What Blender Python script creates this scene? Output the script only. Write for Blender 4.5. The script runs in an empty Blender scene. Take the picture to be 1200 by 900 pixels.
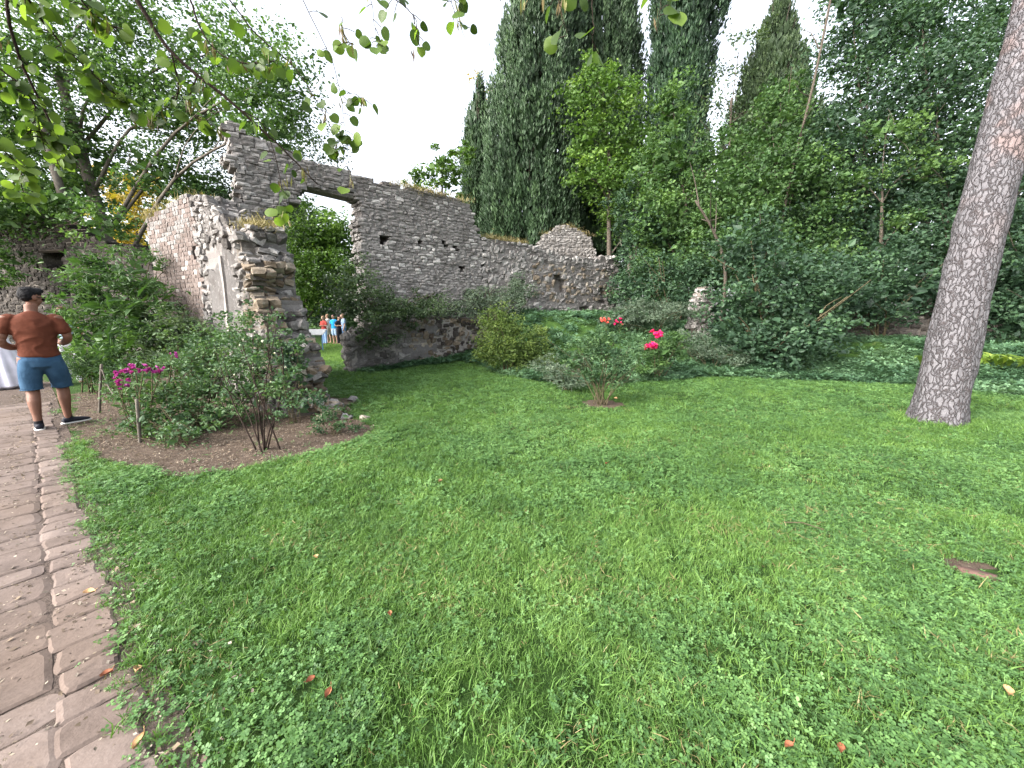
import bpy, math, random
import numpy as np
from mathutils import Vector, Matrix, noise as mnoise
from mathutils.bvhtree import BVHTree

C = bpy.context.scene
COL = C.collection
rnd = random.Random(7)
rng = np.random.default_rng(7)
PI = math.pi

# ------------------------------------------------------------------ camera, sky, sun, exposure
EYE = Vector((0, 0, 1.4)); PITCH = math.radians(9.8); F = 451.0
cam_d = bpy.data.cameras.new('camera'); cam = bpy.data.objects.new('camera', cam_d); COL.objects.link(cam)
cam.location = EYE; cam.rotation_euler = (math.radians(90) - PITCH, 0, 0)
cam_d.sensor_fit = 'HORIZONTAL'; cam_d.sensor_width = 36; cam_d.lens = 36 * F / 1200
cam_d.clip_start = 0.05; cam_d.clip_end = 3000
C.camera = cam

SUN_EL, SUN_AZ = math.radians(32), math.radians(-125)      # direction the light comes from, measured from +Y towards +X
w = bpy.data.worlds.new('World'); C.world = w; w.use_nodes = True
nt = w.node_tree; bg = nt.nodes['Background']
sky = nt.nodes.new('ShaderNodeTexSky'); sky.sky_type = 'NISHITA'; sky.sun_disc = False
sky.sun_elevation = SUN_EL; sky.sun_rotation = SUN_AZ; sky.air_density = 1.0; sky.dust_density = 6.0; sky.ozone_density = 1.2
# thin evening cloud evens out the clear sky
hs = nt.nodes.new('ShaderNodeHueSaturation'); hs.inputs['Saturation'].default_value = 0.35
nt.links.new(sky.outputs[0], hs.inputs['Color']); nt.links.new(hs.outputs[0], bg.inputs[0])
bg.inputs[1].default_value = 0.15
sd = bpy.data.lights.new('sun', 'SUN'); sd.energy = 0.4; sd.angle = math.radians(40); sd.color = (1, 0.96, 0.91)
so = bpy.data.objects.new('sun', sd); COL.objects.link(so)
dirv = Vector((math.sin(SUN_AZ) * math.cos(SUN_EL), math.cos(SUN_AZ) * math.cos(SUN_EL), math.sin(SUN_EL)))
so.rotation_euler = dirv.to_track_quat('Z', 'Y').to_euler()
C.view_settings.view_transform = 'Standard'; C.view_settings.look = 'None'
C.view_settings.exposure = 2.32; C.view_settings.gamma = 1.0
C.cycles.use_denoising = True
C.cycles.max_bounces = 6; C.cycles.diffuse_bounces = 3; C.cycles.transmission_bounces = 4; C.cycles.transparent_max_bounces = 4
C.cycles.glossy_bounces = 2

cp, sp_ = math.cos(PITCH), math.sin(PITCH)
def ray(px, py):
    v = (px - 600) / F; ww = (450 - py) / F
    return np.array((v, cp + ww * sp_, -sp_ + ww * cp))
def at(px, py, y):                     # the place at distance y whose bearing was measured in the photograph
    d = ray(px, py); return np.array(EYE) + d * (y / d[1])
def gp(px, py, z=0.0):                 # the place on level z
    d = ray(px, py); return np.array(EYE) + d * ((z - EYE.z) / d[2])
def mpx(px, py, y):                    # metres per photographed pixel there
    return y / ray(px, py)[1] / F
def depth_of(P):
    P = np.asarray(P); return P[..., 1] * cp - (P[..., 2] - EYE.z) * sp_
def project(P):
    P = np.asarray(P, float); t = np.maximum(depth_of(P), 0.05)
    u = P[..., 0] / t; v = (P[..., 1] * sp_ + (P[..., 2] - EYE.z) * cp) / t
    return 600 + F * u, 450 - F * v

# ------------------------------------------------------------------ object helpers
def tag(o, label=None, cat=None, group=None, kind=None):
    if label: o['label'] = label
    if cat: o['category'] = cat
    if group: o['group'] = group
    if kind: o['kind'] = kind
    return o
def link(name, data, parent=None, loc=None):
    o = bpy.data.objects.new(name, data); COL.objects.link(o)
    if parent is not None: o.parent = parent
    if loc is not None: o.location = loc
    return o
def thing(name, label, cat, loc=(0, 0, 0), rz=0.0, group=None):
    o = link(name, None); o.location = loc; o.rotation_euler.z = rz; o.empty_display_size = 0.1
    return tag(o, label, cat, group)
def np_mesh(name, V, faces, mat=None, attr=None, smooth=False):
    """faces: list of arrays (n,k); attr: dict name -> per-face floats in the same order"""
    me = bpy.data.meshes.new(name)
    V = np.asarray(V, np.float32); me.vertices.add(len(V)); me.vertices.foreach_set('co', V.ravel())
    faces = [np.asarray(f, np.int32) for f in faces if len(f)]
    nl = sum(f.size for f in faces); npoly = sum(len(f) for f in faces)
    me.loops.add(nl); me.polygons.add(npoly)
    me.loops.foreach_set('vertex_index', np.concatenate([f.ravel() for f in faces]))
    sizes = np.concatenate([np.full(len(f), f.shape[1], np.int32) for f in faces])
    starts = np.concatenate([[0], np.cumsum(sizes)[:-1]]).astype(np.int32)
    me.polygons.foreach_set('loop_start', starts)
    try: me.polygons.foreach_set('loop_total', sizes)
    except Exception: pass
    me.polygons.foreach_set('use_smooth', np.full(npoly, bool(smooth)))
    if attr:
        for k, a in attr.items():
            at_ = me.attributes.new(k, 'FLOAT', 'FACE'); at_.data.foreach_set('value', np.asarray(a, np.float32))
    me.update(calc_edges=True)
    if mat: me.materials.append(mat)
    return me
class Geo:
    """collects vertices, quads / triangles and a tint per face"""
    def __init__(s): s.V = []; s.Q = []; s.T = []; s.qt = []; s.tt = []; s.n = 0
    def add(s, V, Q=None, T=None, tint=0.5):
        V = np.asarray(V, float)
        if Q is not None and len(Q):
            Q = np.asarray(Q); s.Q.append(Q + s.n); s.qt.append(np.broadcast_to(tint, (len(Q),)).copy())
        if T is not None and len(T):
            T = np.asarray(T); s.T.append(T + s.n); s.tt.append(np.broadcast_to(tint, (len(T),)).copy())
        s.V.append(V); s.n += len(V)
    def mesh(s, name, mat, smooth=False, origin=None):
        V = np.concatenate(s.V)
        if origin is not None: V = V - np.asarray(origin)
        fs = []; at_ = []
        if s.Q: fs.append(np.concatenate(s.Q)); at_.append(np.concatenate(s.qt))
        if s.T: fs.append(np.concatenate(s.T)); at_.append(np.concatenate(s.tt))
        return np_mesh(name, V, fs, mat, {'tint': np.concatenate(at_)}, smooth)
    def obj(s, name, mat, parent=None, smooth=False, origin=None, loc=None):
        return link(name, s.mesh(name, mat, smooth, origin), parent, loc)
def origin_of(parent):
    return np.array(parent.location) if parent is not None else np.zeros(3)
def tube(g, pts, rad, sides=6, tint=0.5, cap=True, wob=0.0):
    pts = np.asarray(pts, float); n = len(pts); rad = np.broadcast_to(rad, (n,))
    tan = np.gradient(pts, axis=0); tan /= np.linalg.norm(tan, axis=1)[:, None] + 1e-9
    ref = np.array((0.31, 0.95, 0.05)) if abs(tan[0, 2]) > 0.5 else np.array((0, 0, 1.0))
    V = []
    a = np.arange(sides) * 2 * PI / sides
    for i in range(n):
        u = np.cross(tan[i], ref); u /= np.linalg.norm(u) + 1e-9; v = np.cross(tan[i], u)
        r = rad[i] * (1 + wob * (rng.random(sides) - .5)) if wob else rad[i]
        V.append(pts[i] + (np.cos(a) * r)[:, None] * u + (np.sin(a) * r)[:, None] * v)
    V = np.concatenate(V)
    i = np.arange(n - 1)[:, None] * sides; j = np.arange(sides)[None]; j2 = (j + 1) % sides
    Q = np.stack([i + j, i + j2, i + sides + j2, i + sides + j], -1).reshape(-1, 4)
    if cap:
        V = np.concatenate([V, pts[:1] - tan[:1] * rad[0] * .2, pts[-1:] + tan[-1:] * rad[-1] * .5]); k = n * sides
        T = [(k, (q + 1) % sides, q) for q in range(sides)] + [(k + 1, (n - 1) * sides + q, (n - 1) * sides + (q + 1) % sides) for q in range(sides)]
    else: T = None
    g.add(V, Q, T, tint)
def spline(pts, n):
    pts = np.asarray(pts, float); m = len(pts)
    P = np.concatenate([[2 * pts[0] - pts[1]], pts, [2 * pts[-1] - pts[-2]]])
    out = []
    for t in np.linspace(0, m - 1 - 1e-6, n):
        k = int(t); f = t - k; a, b, c, d = P[k:k + 4]
        out.append(.5 * ((2 * b) + (-a + c) * f + (2 * a - 5 * b + 4 * c - d) * f * f + (-a + 3 * b - 3 * c + d) * f ** 3))
    return np.array(out)
def sstep(a, b, x):
    t = np.clip((np.asarray(x, float) - a) / (b - a), 0, 1); return t * t * (3 - 2 * t)
_ng = rng.random((64, 64, 64)).astype(np.float32)
def vnoise(P, s=1.0):
    P = np.asarray(P, float) * s; i = np.floor(P).astype(int); f = P - i; f = f * f * (3 - 2 * f); r = 0
    for dx in (0, 1):
        for dy in (0, 1):
            for dz in (0, 1):
                wt = (f[..., 0] if dx else 1 - f[..., 0]) * (f[..., 1] if dy else 1 - f[..., 1]) * (f[..., 2] if dz else 1 - f[..., 2])
                r = r + wt * _ng[(i[..., 0] + dx) % 64, (i[..., 1] + dy) % 64, (i[..., 2] + dz) % 64]
    return r
def vn2(x, y, s=1.0, z=0.0): return vnoise(np.stack([np.asarray(x, float), np.asarray(y, float), np.full(np.shape(x), z)], -1), s)
def fbm2(x, y, s=1.0, z=0.0): return (vn2(x, y, s, z) * .55 + vn2(x, y, s * 2.1, z + 5) * .3 + vn2(x, y, s * 4.3, z + 9) * .15)

# ------------------------------------------------------------------ materials
def mat_base(name, rough=0.85, spec=0.25):
    m = bpy.data.materials.new(name); m.use_nodes = True
    b = m.node_tree.nodes['Principled BSDF']; b.inputs['Roughness'].default_value = rough
    b.inputs['Specular IOR Level'].default_value = spec
    return m, m.node_tree, b
def ramp(nt, stops, src):
    r = nt.nodes.new('ShaderNodeValToRGB'); e = r.color_ramp.elements
    while len(e) < len(stops): e.new(0.5)
    for k, (p, c) in enumerate(stops): e[k].position = p; e[k].color = (*c, 1)
    nt.links.new(src, r.inputs[0]); return r.outputs[0]
def nz(nt, scale, detail=4, rough=0.6, coord=None, dist=0.0):
    n = nt.nodes.new('ShaderNodeTexNoise'); n.inputs['Scale'].default_value = scale; n.inputs['Detail'].default_value = detail
    n.inputs['Roughness'].default_value = rough; n.inputs['Distortion'].default_value = dist
    if coord is None: coord = nt.nodes.new('ShaderNodeNewGeometry').outputs['Position']
    nt.links.new(coord, n.inputs['Vector']); return n.outputs[0]
def mixc(nt, fac, a, b, mode='MIX'):
    x = nt.nodes.new('ShaderNodeMix'); x.data_type = 'RGBA'; x.blend_type = mode
    for s, v in ((x.inputs[0], fac), (x.inputs[6], a), (x.inputs[7], b)):
        if isinstance(v, (int, float)): s.default_value = v
        elif isinstance(v, tuple): s.default_value = (*v, 1)
        else: nt.links.new(v, s)
    return x.outputs[2]
def bump(nt, b, h, strength=0.5, dist=0.02):
    n = nt.nodes.new('ShaderNodeBump'); n.inputs['Strength'].default_value = strength; n.inputs['Distance'].default_value = dist
    nt.links.new(h, n.inputs['Height']); nt.links.new(n.outputs[0], b.inputs['Normal'])
def attr(nt, name, kind='GEOMETRY'):
    a = nt.nodes.new('ShaderNodeAttribute'); a.attribute_name = name; a.attribute_type = kind; return a.outputs['Fac']
def math_(nt, op, a, b=None):
    n = nt.nodes.new('ShaderNodeMath'); n.operation = op
    for s, v in ((n.inputs[0], a), (n.inputs[1], b)):
        if v is None: continue
        if isinstance(v, (int, float)): s.default_value = v
        else: nt.links.new(v, s)
    return n.outputs[0]
def plain(name, col, rough=0.8, var=0.15, scale=30, spec=0.25, bmp=0.0):
    m, nt, b = mat_base(name, rough, spec)
    co = nt.nodes.new('ShaderNodeTexCoord').outputs['Object']
    n = nz(nt, scale, 4, .6, co)
    nt.links.new(ramp(nt, [(0.25, tuple(c * (1 - var) for c in col)), (0.75, tuple(min(1, c * (1 + var)) for c in col))], n), b.inputs['Base Color'])
    if bmp: bump(nt, b, n, bmp, 0.01)
    return m
def leaf_mat(name, dark, mid, light, trans=0.35, rough=0.55, inst=False, spec=0.3):
    m, nt, b = mat_base(name, rough, spec)
    t = attr(nt, 'tint', 'INSTANCER' if inst else 'GEOMETRY')
    if inst:
        r = nt.nodes.new('ShaderNodeObjectInfo').outputs['Random']
        t = math_(nt, 'ADD', t, math_(nt, 'MULTIPLY', math_(nt, 'SUBTRACT', r, .5), .3))
        t = math_(nt, 'ADD', t, math_(nt, 'MULTIPLY', math_(nt, 'SUBTRACT', attr(nt, 'tint'), .5), .5))
    c = ramp(nt, [(0.0, dark), (0.5, mid), (1.0, light)], t)
    nt.links.new(c, b.inputs['Base Color'])
    tr = nt.nodes.new('ShaderNodeBsdfTranslucent'); nt.links.new(mixc(nt, 1.0, c, (1.25, 1.35, .6), 'MULTIPLY'), tr.inputs[0])
    mx = nt.nodes.new('ShaderNodeMixShader'); mx.inputs[0].default_value = trans
    nt.links.new(b.outputs[0], mx.inputs[1]); nt.links.new(tr.outputs[0], mx.inputs[2])
    nt.links.new(mx.outputs[0], nt.nodes['Material Output'].inputs[0])
    return m
def stone_mat(name, stops, lichen=(.42, .41, .38), lich_amt=0.5, stain=(.06, .052, .045), bmp=0.6):
    m, nt, b = mat_base(name, 0.92, 0.15)
    t = attr(nt, 'tint')
    n1 = nz(nt, 2.2, 5, .65); n2 = nz(nt, 22, 5, .7); n3 = nz(nt, 90, 3, .6)
    tt = math_(nt, 'ADD', t, math_(nt, 'MULTIPLY', math_(nt, 'SUBTRACT', n2, .5), .7))
    c = ramp(nt, stops, tt)
    c = mixc(nt, math_(nt, 'MULTIPLY', ramp(nt, [(.52, (0, 0, 0)), (.66, (1, 1, 1))], n1), .55), c, stain, 'MIX')
    c = mixc(nt, math_(nt, 'MULTIPLY', ramp(nt, [(.56, (0, 0, 0)), (.63, (1, 1, 1))], nz(nt, 13, 5, .7)), lich_amt), c, lichen, 'MIX')
    c = mixc(nt, .35, c, mixc(nt, 1.0, c, ramp(nt, [(.3, (.35, .35, .35)), (.7, (1.5, 1.5, 1.5))], n3), 'MULTIPLY'))
    nt.links.new(c, b.inputs['Base Color']); bump(nt, b, math_(nt, 'ADD', n2, math_(nt, 'MULTIPLY', n3, .5)), bmp, 0.03)
    return m

M = {}
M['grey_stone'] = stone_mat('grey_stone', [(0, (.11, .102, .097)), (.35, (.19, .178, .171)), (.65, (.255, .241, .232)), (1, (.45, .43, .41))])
M['pale_stone'] = stone_mat('pale_stone', [(0, (.065, .06, .057)), (.4, (.135, .127, .121)), (.7, (.205, .195, .187)), (1, (.36, .345, .33))], lich_amt=.35)
M['warm_stone'] = stone_mat('warm_stone', [(0, (.06, .045, .034)), (.35, (.145, .112, .08)), (.65, (.21, .175, .135)), (1, (.34, .305, .255))], lichen=(.36, .34, .29), lich_amt=.4)
M['brick_stone'] = stone_mat('brick_stone', [(0, (.08, .062, .054)), (.35, (.135, .107, .096)), (.65, (.185, .153, .139)), (1, (.36, .32, .295))], lichen=(.36, .34, .33), lich_amt=.3, bmp=.4)
M['shaded_stone'] = stone_mat('shaded_stone', [(0, (.025, .022, .02)), (.5, (.06, .052, .047)), (1, (.13, .118, .108))], lich_amt=.15)  # stone darkened in its colour to stand for shade on the walls
M['mortar'] = stone_mat('mortar', [(0, (.06, .052, .045)), (1, (.17, .15, .13))], lich_amt=.2)
M['pale_mortar'] = stone_mat('pale_mortar', [(0, (.16, .145, .13)), (1, (.3, .28, .26))], lich_amt=.4)
M['mid_mortar'] = stone_mat('mid_mortar', [(0, (.105, .096, .092)), (1, (.21, .196, .188))], lich_amt=.3)
M['plaster'] = stone_mat('plaster', [(0, (.085, .08, .077)), (1, (.18, .17, .166))], lichen=(.25, .24, .235), lich_amt=.45, bmp=.6)
M['void'] = plain('void', (.01, .009, .008), 1, .2)

# ------------------------------------------------------------------ the ground
# plan lines of the ruin
A0, A1 = np.array((-3.9, 10.5)), np.array((-.96, 13.0))
AD = (A1 - A0) / np.linalg.norm(A1 - A0); AN = np.array((AD[1], -AD[0]))
C0 = A0 - AD * .60 + AN * .36; C1 = A1 + AN * .36
B0, B1 = np.array((-.96, 13.0)), np.array((4.4, 16.5))
D0, D1 = np.array((-5.85, 7.5)), np.array((-7.5, 8.35))
E0, E1 = np.array((-2.98, 5.42)), np.array((-5.85, 7.5))
EX = np.array([-60, -4.6, -1, -.2, .6, 2.2, 5, 8.2, 9.6, 14, 60]); EY = np.array([11, 11, 11.3, 9.4, 8.3, 8.2, 9.1, 8.1, 6.4, 4.5, 4.5])
def H(x, y):
    x = np.asarray(x, float); y = np.asarray(y, float)
    ye = np.interp(x, EX, EY); amp = np.interp(x, [-1.5, 0, 4, 8, 12], [1.3, 1.35, 1.4, .85, .55])
    h = amp * sstep(0, 4.2, y - ye) * sstep(-2.2, -.6, x)
    dl = -((x - C0[0]) * AN[0] + (y - C0[1]) * AN[1]); al = (x - C0[0]) * AD[0] + (y - C0[1]) * AD[1]
    h2 = 1.05 * sstep(.15, .5, dl) * sstep(.3, .9, al) * sstep(1.7, 1.1, dl)
    h = np.maximum(h, h2)
    h = h + (fbm2(x, y, 1.1, 17) - .42) * .42 * sstep(.3, 1.6, y - ye) * sstep(-1.2, 0, x) * sstep(16, 13, y)
    h = h + .16 * sstep(0, 3.5, al) * sstep(1.6, .1, -dl) * (x < 1.5) * sstep(1.5, 0, x)
    h = h - .28 * sstep(12, 22, y) * sstep(-4, -6, x)
    near = sstep(60, 20, np.hypot(x, y))
    h = h + (fbm2(x, y, .6) - .5) * .08 * near * sstep(1.0, 3.0, y + 0 * x) + (fbm2(x, y, 2.3, 3) - .5) * .035 * near
    # path bed lies level
    pd = path_dist(x, y)
    return np.where(pd > -.1, h, h * sstep(-1.2, -.1, pd) ) if False else h * (1 - sstep(.1, -.25, pd) * .75)
PE = gp(145, 750); PE2 = gp(80, 540)
PDir = (PE2 - PE)[:2] / np.linalg.norm((PE2 - PE)[:2]); PN = np.array((PDir[1], -PDir[0]))   # PN points to the lawn
def path_dist(x, y):
    """signed distance to the right edge of the path, positive over the lawn"""
    return (np.asarray(x) - PE[0]) * PN[0] + (np.asarray(y) - PE[1]) * PN[1]
def h1(x, y): return float(H(np.array([x]), np.array([y]))[0])
def inpoly(x, y, poly):
    poly = np.asarray(poly); x = np.asarray(x); y = np.asarray(y); r = np.zeros(np.shape(x), bool)
    for (x0, y0), (x1, y1) in zip(poly, np.roll(poly, -1, 0)):
        c = ((y0 > y) != (y1 > y)) & (x < (x1 - x0) * (y - y0) / (y1 - y0 + 1e-12) + x0); r ^= c
    return r
BED = [gp(a, b)[:2] for a, b in ((86, 462), (84, 492), (92, 515), (108, 534), (160, 548), (210, 556), (262, 552), (310, 543), (360, 532), (410, 518), (440, 506), (425, 494), (398, 480))] + [np.array((-2.6, 6.3)), np.array((-5.6, 8.2)), np.array((-8, 9.4)), np.array((-9.0, 8.2)), np.array((-7.6, 7.2))]
BARE = gp(1148, 672)[:2]
def soil_amt(x, y):
    wob = (fbm2(x, y, 5, 2) - .5) * .18; wob2 = (fbm2(x, y, 5, 7) - .5) * .18
    return inpoly(x + wob, y + wob2, BED) | (np.hypot(x - 1.5 + wob, y - 6.25 + wob2) < .34) | (np.hypot((x - BARE[0]) * .9 + wob, (y - BARE[1] - .06) * 1.6 + wob2) < .12)

def ground_sheet():
    def axis(lo, hi, fine_lo, fine_hi, d):
        a = list(np.arange(fine_lo, fine_hi, d)); s = d; x = fine_lo
        L = []
        while x > lo: s *= 1.18; x -= s; L.append(x)
        s = d; x = a[-1]; R = []
        while x < hi: s *= 1.18; x += s; R.append(x)
        return np.array(L[::-1] + a + R)
    xs = axis(-900, 900, -12, 13, .11); ys = axis(-300, 1500, .2, 19, .11)
    X, Y = np.meshgrid(xs, ys); Z = H(X, Y)
    V = np.stack([X, Y, Z], -1).reshape(-1, 3); nx = len(xs); ny = len(ys)
    i = np.arange(ny - 1)[:, None] * nx; j = np.arange(nx - 1)[None]
    Q = np.stack([i + j, i + j + 1, i + nx + j + 1, i + nx + j], -1).reshape(-1, 4)
    cx = V[Q].mean(1)
    soil = soil_amt(cx[:, 0], cx[:, 1]).astype(float)
    pathside = (path_dist(cx[:, 0], cx[:, 1]) < 0) & (cx[:, 1] < 9)
    soil = np.where(pathside, .5, soil)
    m, nt, b = mat_base('earth_and_turf', .95, .1)
    t = attr(nt, 'tint')
    soilc = ramp(nt, [(.25, (.05, .036, .028)), (.55, (.10, .075, .058)), (.8, (.17, .135, .105))], nz(nt, 14, 6, .75))
    turf = ramp(nt, [(.3, (.018, .035, .010)), (.55, (.035, .075, .016)), (.75, (.07, .085, .03))], nz(nt, 6, 6, .7))
    nt.links.new(mixc(nt, ramp(nt, [(.35, (0, 0, 0)), (.45, (1, 1, 1))], t), turf, soilc), b.inputs['Base Color'])
    bump(nt, b, nz(nt, 40, 5, .75), .8, .03)
    me = np_mesh('ground', V, [Q], m, {'tint': soil}, True)
    return tag(link('ground', me), kind='structure')
ground_sheet()

# ------------------------------------------------------------------ stones
def stone_template(rnd_seed, boxy):
    r = np.random.default_rng(rnd_seed); V = []; idx = {}
    for a in range(3):
        for b in range(3):
            for c in range(3):
                if a == b == c == 1: continue
                idx[(a, b, c)] = len(V); V.append((a - 1, b - 1, c - 1))
    V = np.array(V, float); nrm = np.linalg.norm(V, axis=1)
    sph = V / nrm[:, None]
    V = V * boxy + sph * (1 - boxy) * 1.12
    V += (r.random(V.shape) - .5) * (.42 if boxy < .7 else .26 if boxy < .85 else .12)
    V *= .5
    F_ = []
    for ax in range(3):
        for side in (0, 2):
            for a in range(2):
                for b in range(2):
                    q = []
                    for da, db in ((0, 0), (1, 0), (1, 1), (0, 1)):
                        k = [0, 0, 0]; k[ax] = side; k[(ax + 1) % 3] = a + da; k[(ax + 2) % 3] = b + db; q.append(idx[tuple(k)])
                    F_.append(q if side == 2 else q[::-1])
    return V, np.array(F_)
STONES = {'rubble': [stone_template(10 + k, .66) for k in range(8)], 'block': [stone_template(40 + k, .80) for k in range(8)], 'brick': [stone_template(70 + k, .86) for k in range(8)]}
_stone_mesh = {}
def stone_mesh(style, k, matname, ti):
    key = (style, k, matname, ti)
    if key not in _stone_mesh:
        V, Q = STONES[style][k]
        _stone_mesh[key] = np_mesh('stone', V, [Q], M[matname], {'tint': np.full(len(Q), .1 + .2 * ti)}, False)
    return _stone_mesh[key]
def emit_stones(parent, stones, name='stone', stuff_name='small_stones', max_parts=290, min_px=9.0, as_parts=True):
    """stones: list of (centre, axes 3x3 rows = s,n,z unit, dims 3, style, mat, tint)"""
    o0 = origin_of(parent); big = []
    P = np.array([s[0] for s in stones]); t = depth_of(P); px, py = project(P)
    size = np.array([max(s[2][0], s[2][2]) for s in stones]) * F / np.maximum(t, .3)
    vis = (px > -30) & (px < 1230) & (py > -20) & (py < 920)
    order = np.argsort(-(size * vis)); parts = set()
    if as_parts:
        for q in order[:max_parts]:
            if size[q] * vis[q] >= min_px: parts.add(int(q))
    geos = {}
    for q, (c, ax, dm, style, mat, tint) in enumerate(stones):
        k = rng.integers(8)
        if q in parts:
            o = link(name, stone_mesh(style, int(k), mat, int(np.clip(tint * 5, 0, 4))), parent)
            Rm = Matrix((ax[0], ax[1], ax[2])).transposed().to_4x4()
            o.matrix_local = Matrix.Translation(Vector(c - o0)) @ Rm @ Matrix.Diagonal((*dm, 1))
        else:
            V, Q = STONES[style][k]
            g = geos.setdefault(mat, Geo()); g.add((V * dm) @ np.array(ax) + c - o0, Q, None, tint)
    first = True
    for mat, g in geos.items():
        o = g.obj(stuff_name, M[mat], parent, smooth=False); o['kind'] = 'stuff'
def rot_axes(s, z, jitter=.05):
    """orthonormal rows s, n, z with a small random turn"""
    s = np.array((s[0], s[1], 0.0)); n = np.array((s[1], -s[0], 0.0)); zz = np.array((0, 0, 1.0))
    R = np.array([s, n, zz]); e = rng.normal(0, jitter, 3)
    K = np.array(((0, -e[2], e[1]), (e[2], 0, -e[0]), (-e[1], e[0], 0)))
    Rm = Matrix((np.eye(3) + K).tolist()); q = Rm.to_quaternion().to_matrix()
    return np.array(q) @ R if False else R @ np.array(q)
def masonry(parent, P0, P1, inside, T, z0, z1, rowh, sw, style, matf, tintf, mortar='mortar', proud=.04, jit=.04, seamless=True, back=True, skip=None, gap=.92, parts=True, max_parts=290, ext=(0, 0), course_wob=.03, rand=False, ci=.018):
    """a wall from P0 to P1 (plan), front on the side of the normal n = (sy,-sx); inside(s,z) says where there is wall"""
    P0 = np.asarray(P0, float); P1 = np.asarray(P1, float); L = np.linalg.norm(P1 - P0); s_ = (P1 - P0) / L
    n_ = np.array((s_[1], -s_[0])); o0 = origin_of(parent)
    stones = []; core = Geo(); z = z0
    def pt(s, d, z): return np.array((P0[0] + s_[0] * s + n_[0] * d, P0[1] + s_[1] * s + n_[1] * d, z))
    BX = np.array([(0, 1, 3, 2), (4, 6, 7, 5), (0, 4, 5, 1), (2, 3, 7, 6), (0, 2, 6, 4), (1, 5, 7, 3)])
    while z < z1:
        h = rowh * rng.uniform(.75, 1.3); zc = z + h / 2
        # core runs
        ss = np.arange(-ext[0], L + ext[1], .06); ins = np.array([inside(a, zc) for a in ss]); k = 0
        while k < len(ss):
            if ins[k]:
                k2 = k
                while k2 + 1 < len(ss) and ins[k2 + 1]: k2 += 1
                sa, sb = ss[k] + .02, ss[k2] - .02
                if sb - sa > .05:
                    d = rng.uniform(0, .006)
                    V = [pt(a, b, c) for a in (sa, sb) for b in (-T + ci + d, -ci - d) for c in (z, z + h)]
                    core.add(np.array(V) - o0, BX, None, rng.random())
                k = k2 + 1
            else: k += 1
        s = -ext[0] + rng.uniform(-.5, 0) * sw
        while s < L + ext[1]:
            wd = sw * rng.uniform(.6, 1.5); sc = s + wd / 2; s += wd
            zz = zc + course_wob * (vn2(np.array([sc * 1.3]), np.array([zc]), 1.0, P0[0])[0] - .5) * 2
            if not inside(sc, zz): continue
            if skip is not None and skip(sc, zz): continue
            bnd = (not inside(sc - wd, zz)) or (not inside(sc + wd, zz)) or (not inside(sc, zz + h * 1.3))
            dep = min(T, sw * 1.1)
            tnt = tintf(sc, zz); mt = matf(sc, zz); pr = rng.uniform(-.3, 1) * proud
            hh = h * rng.uniform(.82, 1.08) * (gap + .08)
            if rand:
                hh = h * rng.uniform(.55, 1.5); zz += rng.uniform(-.25, .25) * h; pr = rng.uniform(-.6, 1) * proud
            stones.append((pt(sc, pr - dep / 2, zz), rot_axes(s_, 0, jit), (wd * gap, dep, hh), style, mt, tnt))
            if bnd:
                d = -dep
                while d > -T + dep * .3:
                    stones.append((pt(sc + rng.uniform(-.02, .02), d - dep / 2 + rng.uniform(-.02, .02), zz + rng.uniform(-.01, .02)), rot_axes(s_, 0, jit * 2), (wd * rng.uniform(.85, 1.1), dep * .95, hh), style, mt, tintf(sc, zz))); d -= dep
            elif back:
                stones.append((pt(sc, -T - pr * .5 + dep / 2, zz), rot_axes(s_, 0, jit), (wd * gap, dep, hh), style, mt, tnt))
        z += h
    core.obj('mortar', M[mortar], parent)
    emit_stones(parent, stones, as_parts=parts, max_parts=max_parts)
    return pt

def ni(x, y, s, z=0): return float(fbm2(np.array([x]), np.array([y]), s, z)[0])
g_ruin = 'standing walls of the ruin'

# A: tall wall right of the gate, B side joins it; the gate lintel and the pier run on in the same line to the left
LA = np.linalg.norm(A1 - A0)
# whole gate wall measured from the left end of the pier
G0 = A0 - AD * 2.75; LG = LA + 2.75
holes = [(2.75 + .62, 3.43, .09, .13), (2.75 + 1.62, 3.52, .08, .15), (2.75 + 2.5, 3.55, .09, .08), (2.75 + 2.9, 3.5, .09, .08), (2.75 + 3.05, 2.9, .1, .08), (2.75 + 1.85, 2.0, .09, .10), (2.75 + 3.25, 2.1, .1, .1)]
def inG(s, z):
    if s > LG - .35 * max(0, (z - 3.6)) ** 1.2 * (1 if z > 3.6 else 0) + (ni(z, 3, 3) - .5) * .12 : return False
    if s < 0 + (ni(z, 7, 2.5) - .5) * .22 + (.16 if 3.9 < z < 4.5 else 0) + (.1 if z > 4.75 else 0): return False
    top = np.interp(s, [0, .25, .35, .6, 1.2, 1.75, 2.3, 2.8, 4.2, 5.6, 6.3, LG], [5.45, 5.5, 5.3, 5.2, 5.12, 5.03, 5.0, 4.92, 4.95, 4.95, 4.85, 4.6]) + (ni(s, 1, 3.5) - .5) * .26 + (ni(s, 4, 11) - .5) * .16
    if z > top: return False
    if s < 2.75 and s > .74:      # the gate opening under the broken lintel
        low = np.interp(s, [.74, .9, 1.25, 1.5, 2.1, 2.75], [3.25, 3.8, 4.05, 4.4, 4.5, 4.52])
        if s < 2.72 and z < low: return False
    for hs, hz, a, b in holes:
        if abs(s - hs) < a and abs(z - hz) < b: return False
    return True
def tintG(s, z):
    if s < .8: return float(np.clip(rng.normal(.55, .16), .1, 1))
    b = .42 if z < 3.3 else .36
    t = rng.normal(b, .11)
    if rng.random() < (.16 if (3.0 < z < 3.75 or z > 4.55) and s > 3.0 else .03): t = .95
    if z > 4.75: t = rng.normal(.32, .1)
    return float(np.clip(t, 0, 1))
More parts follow.
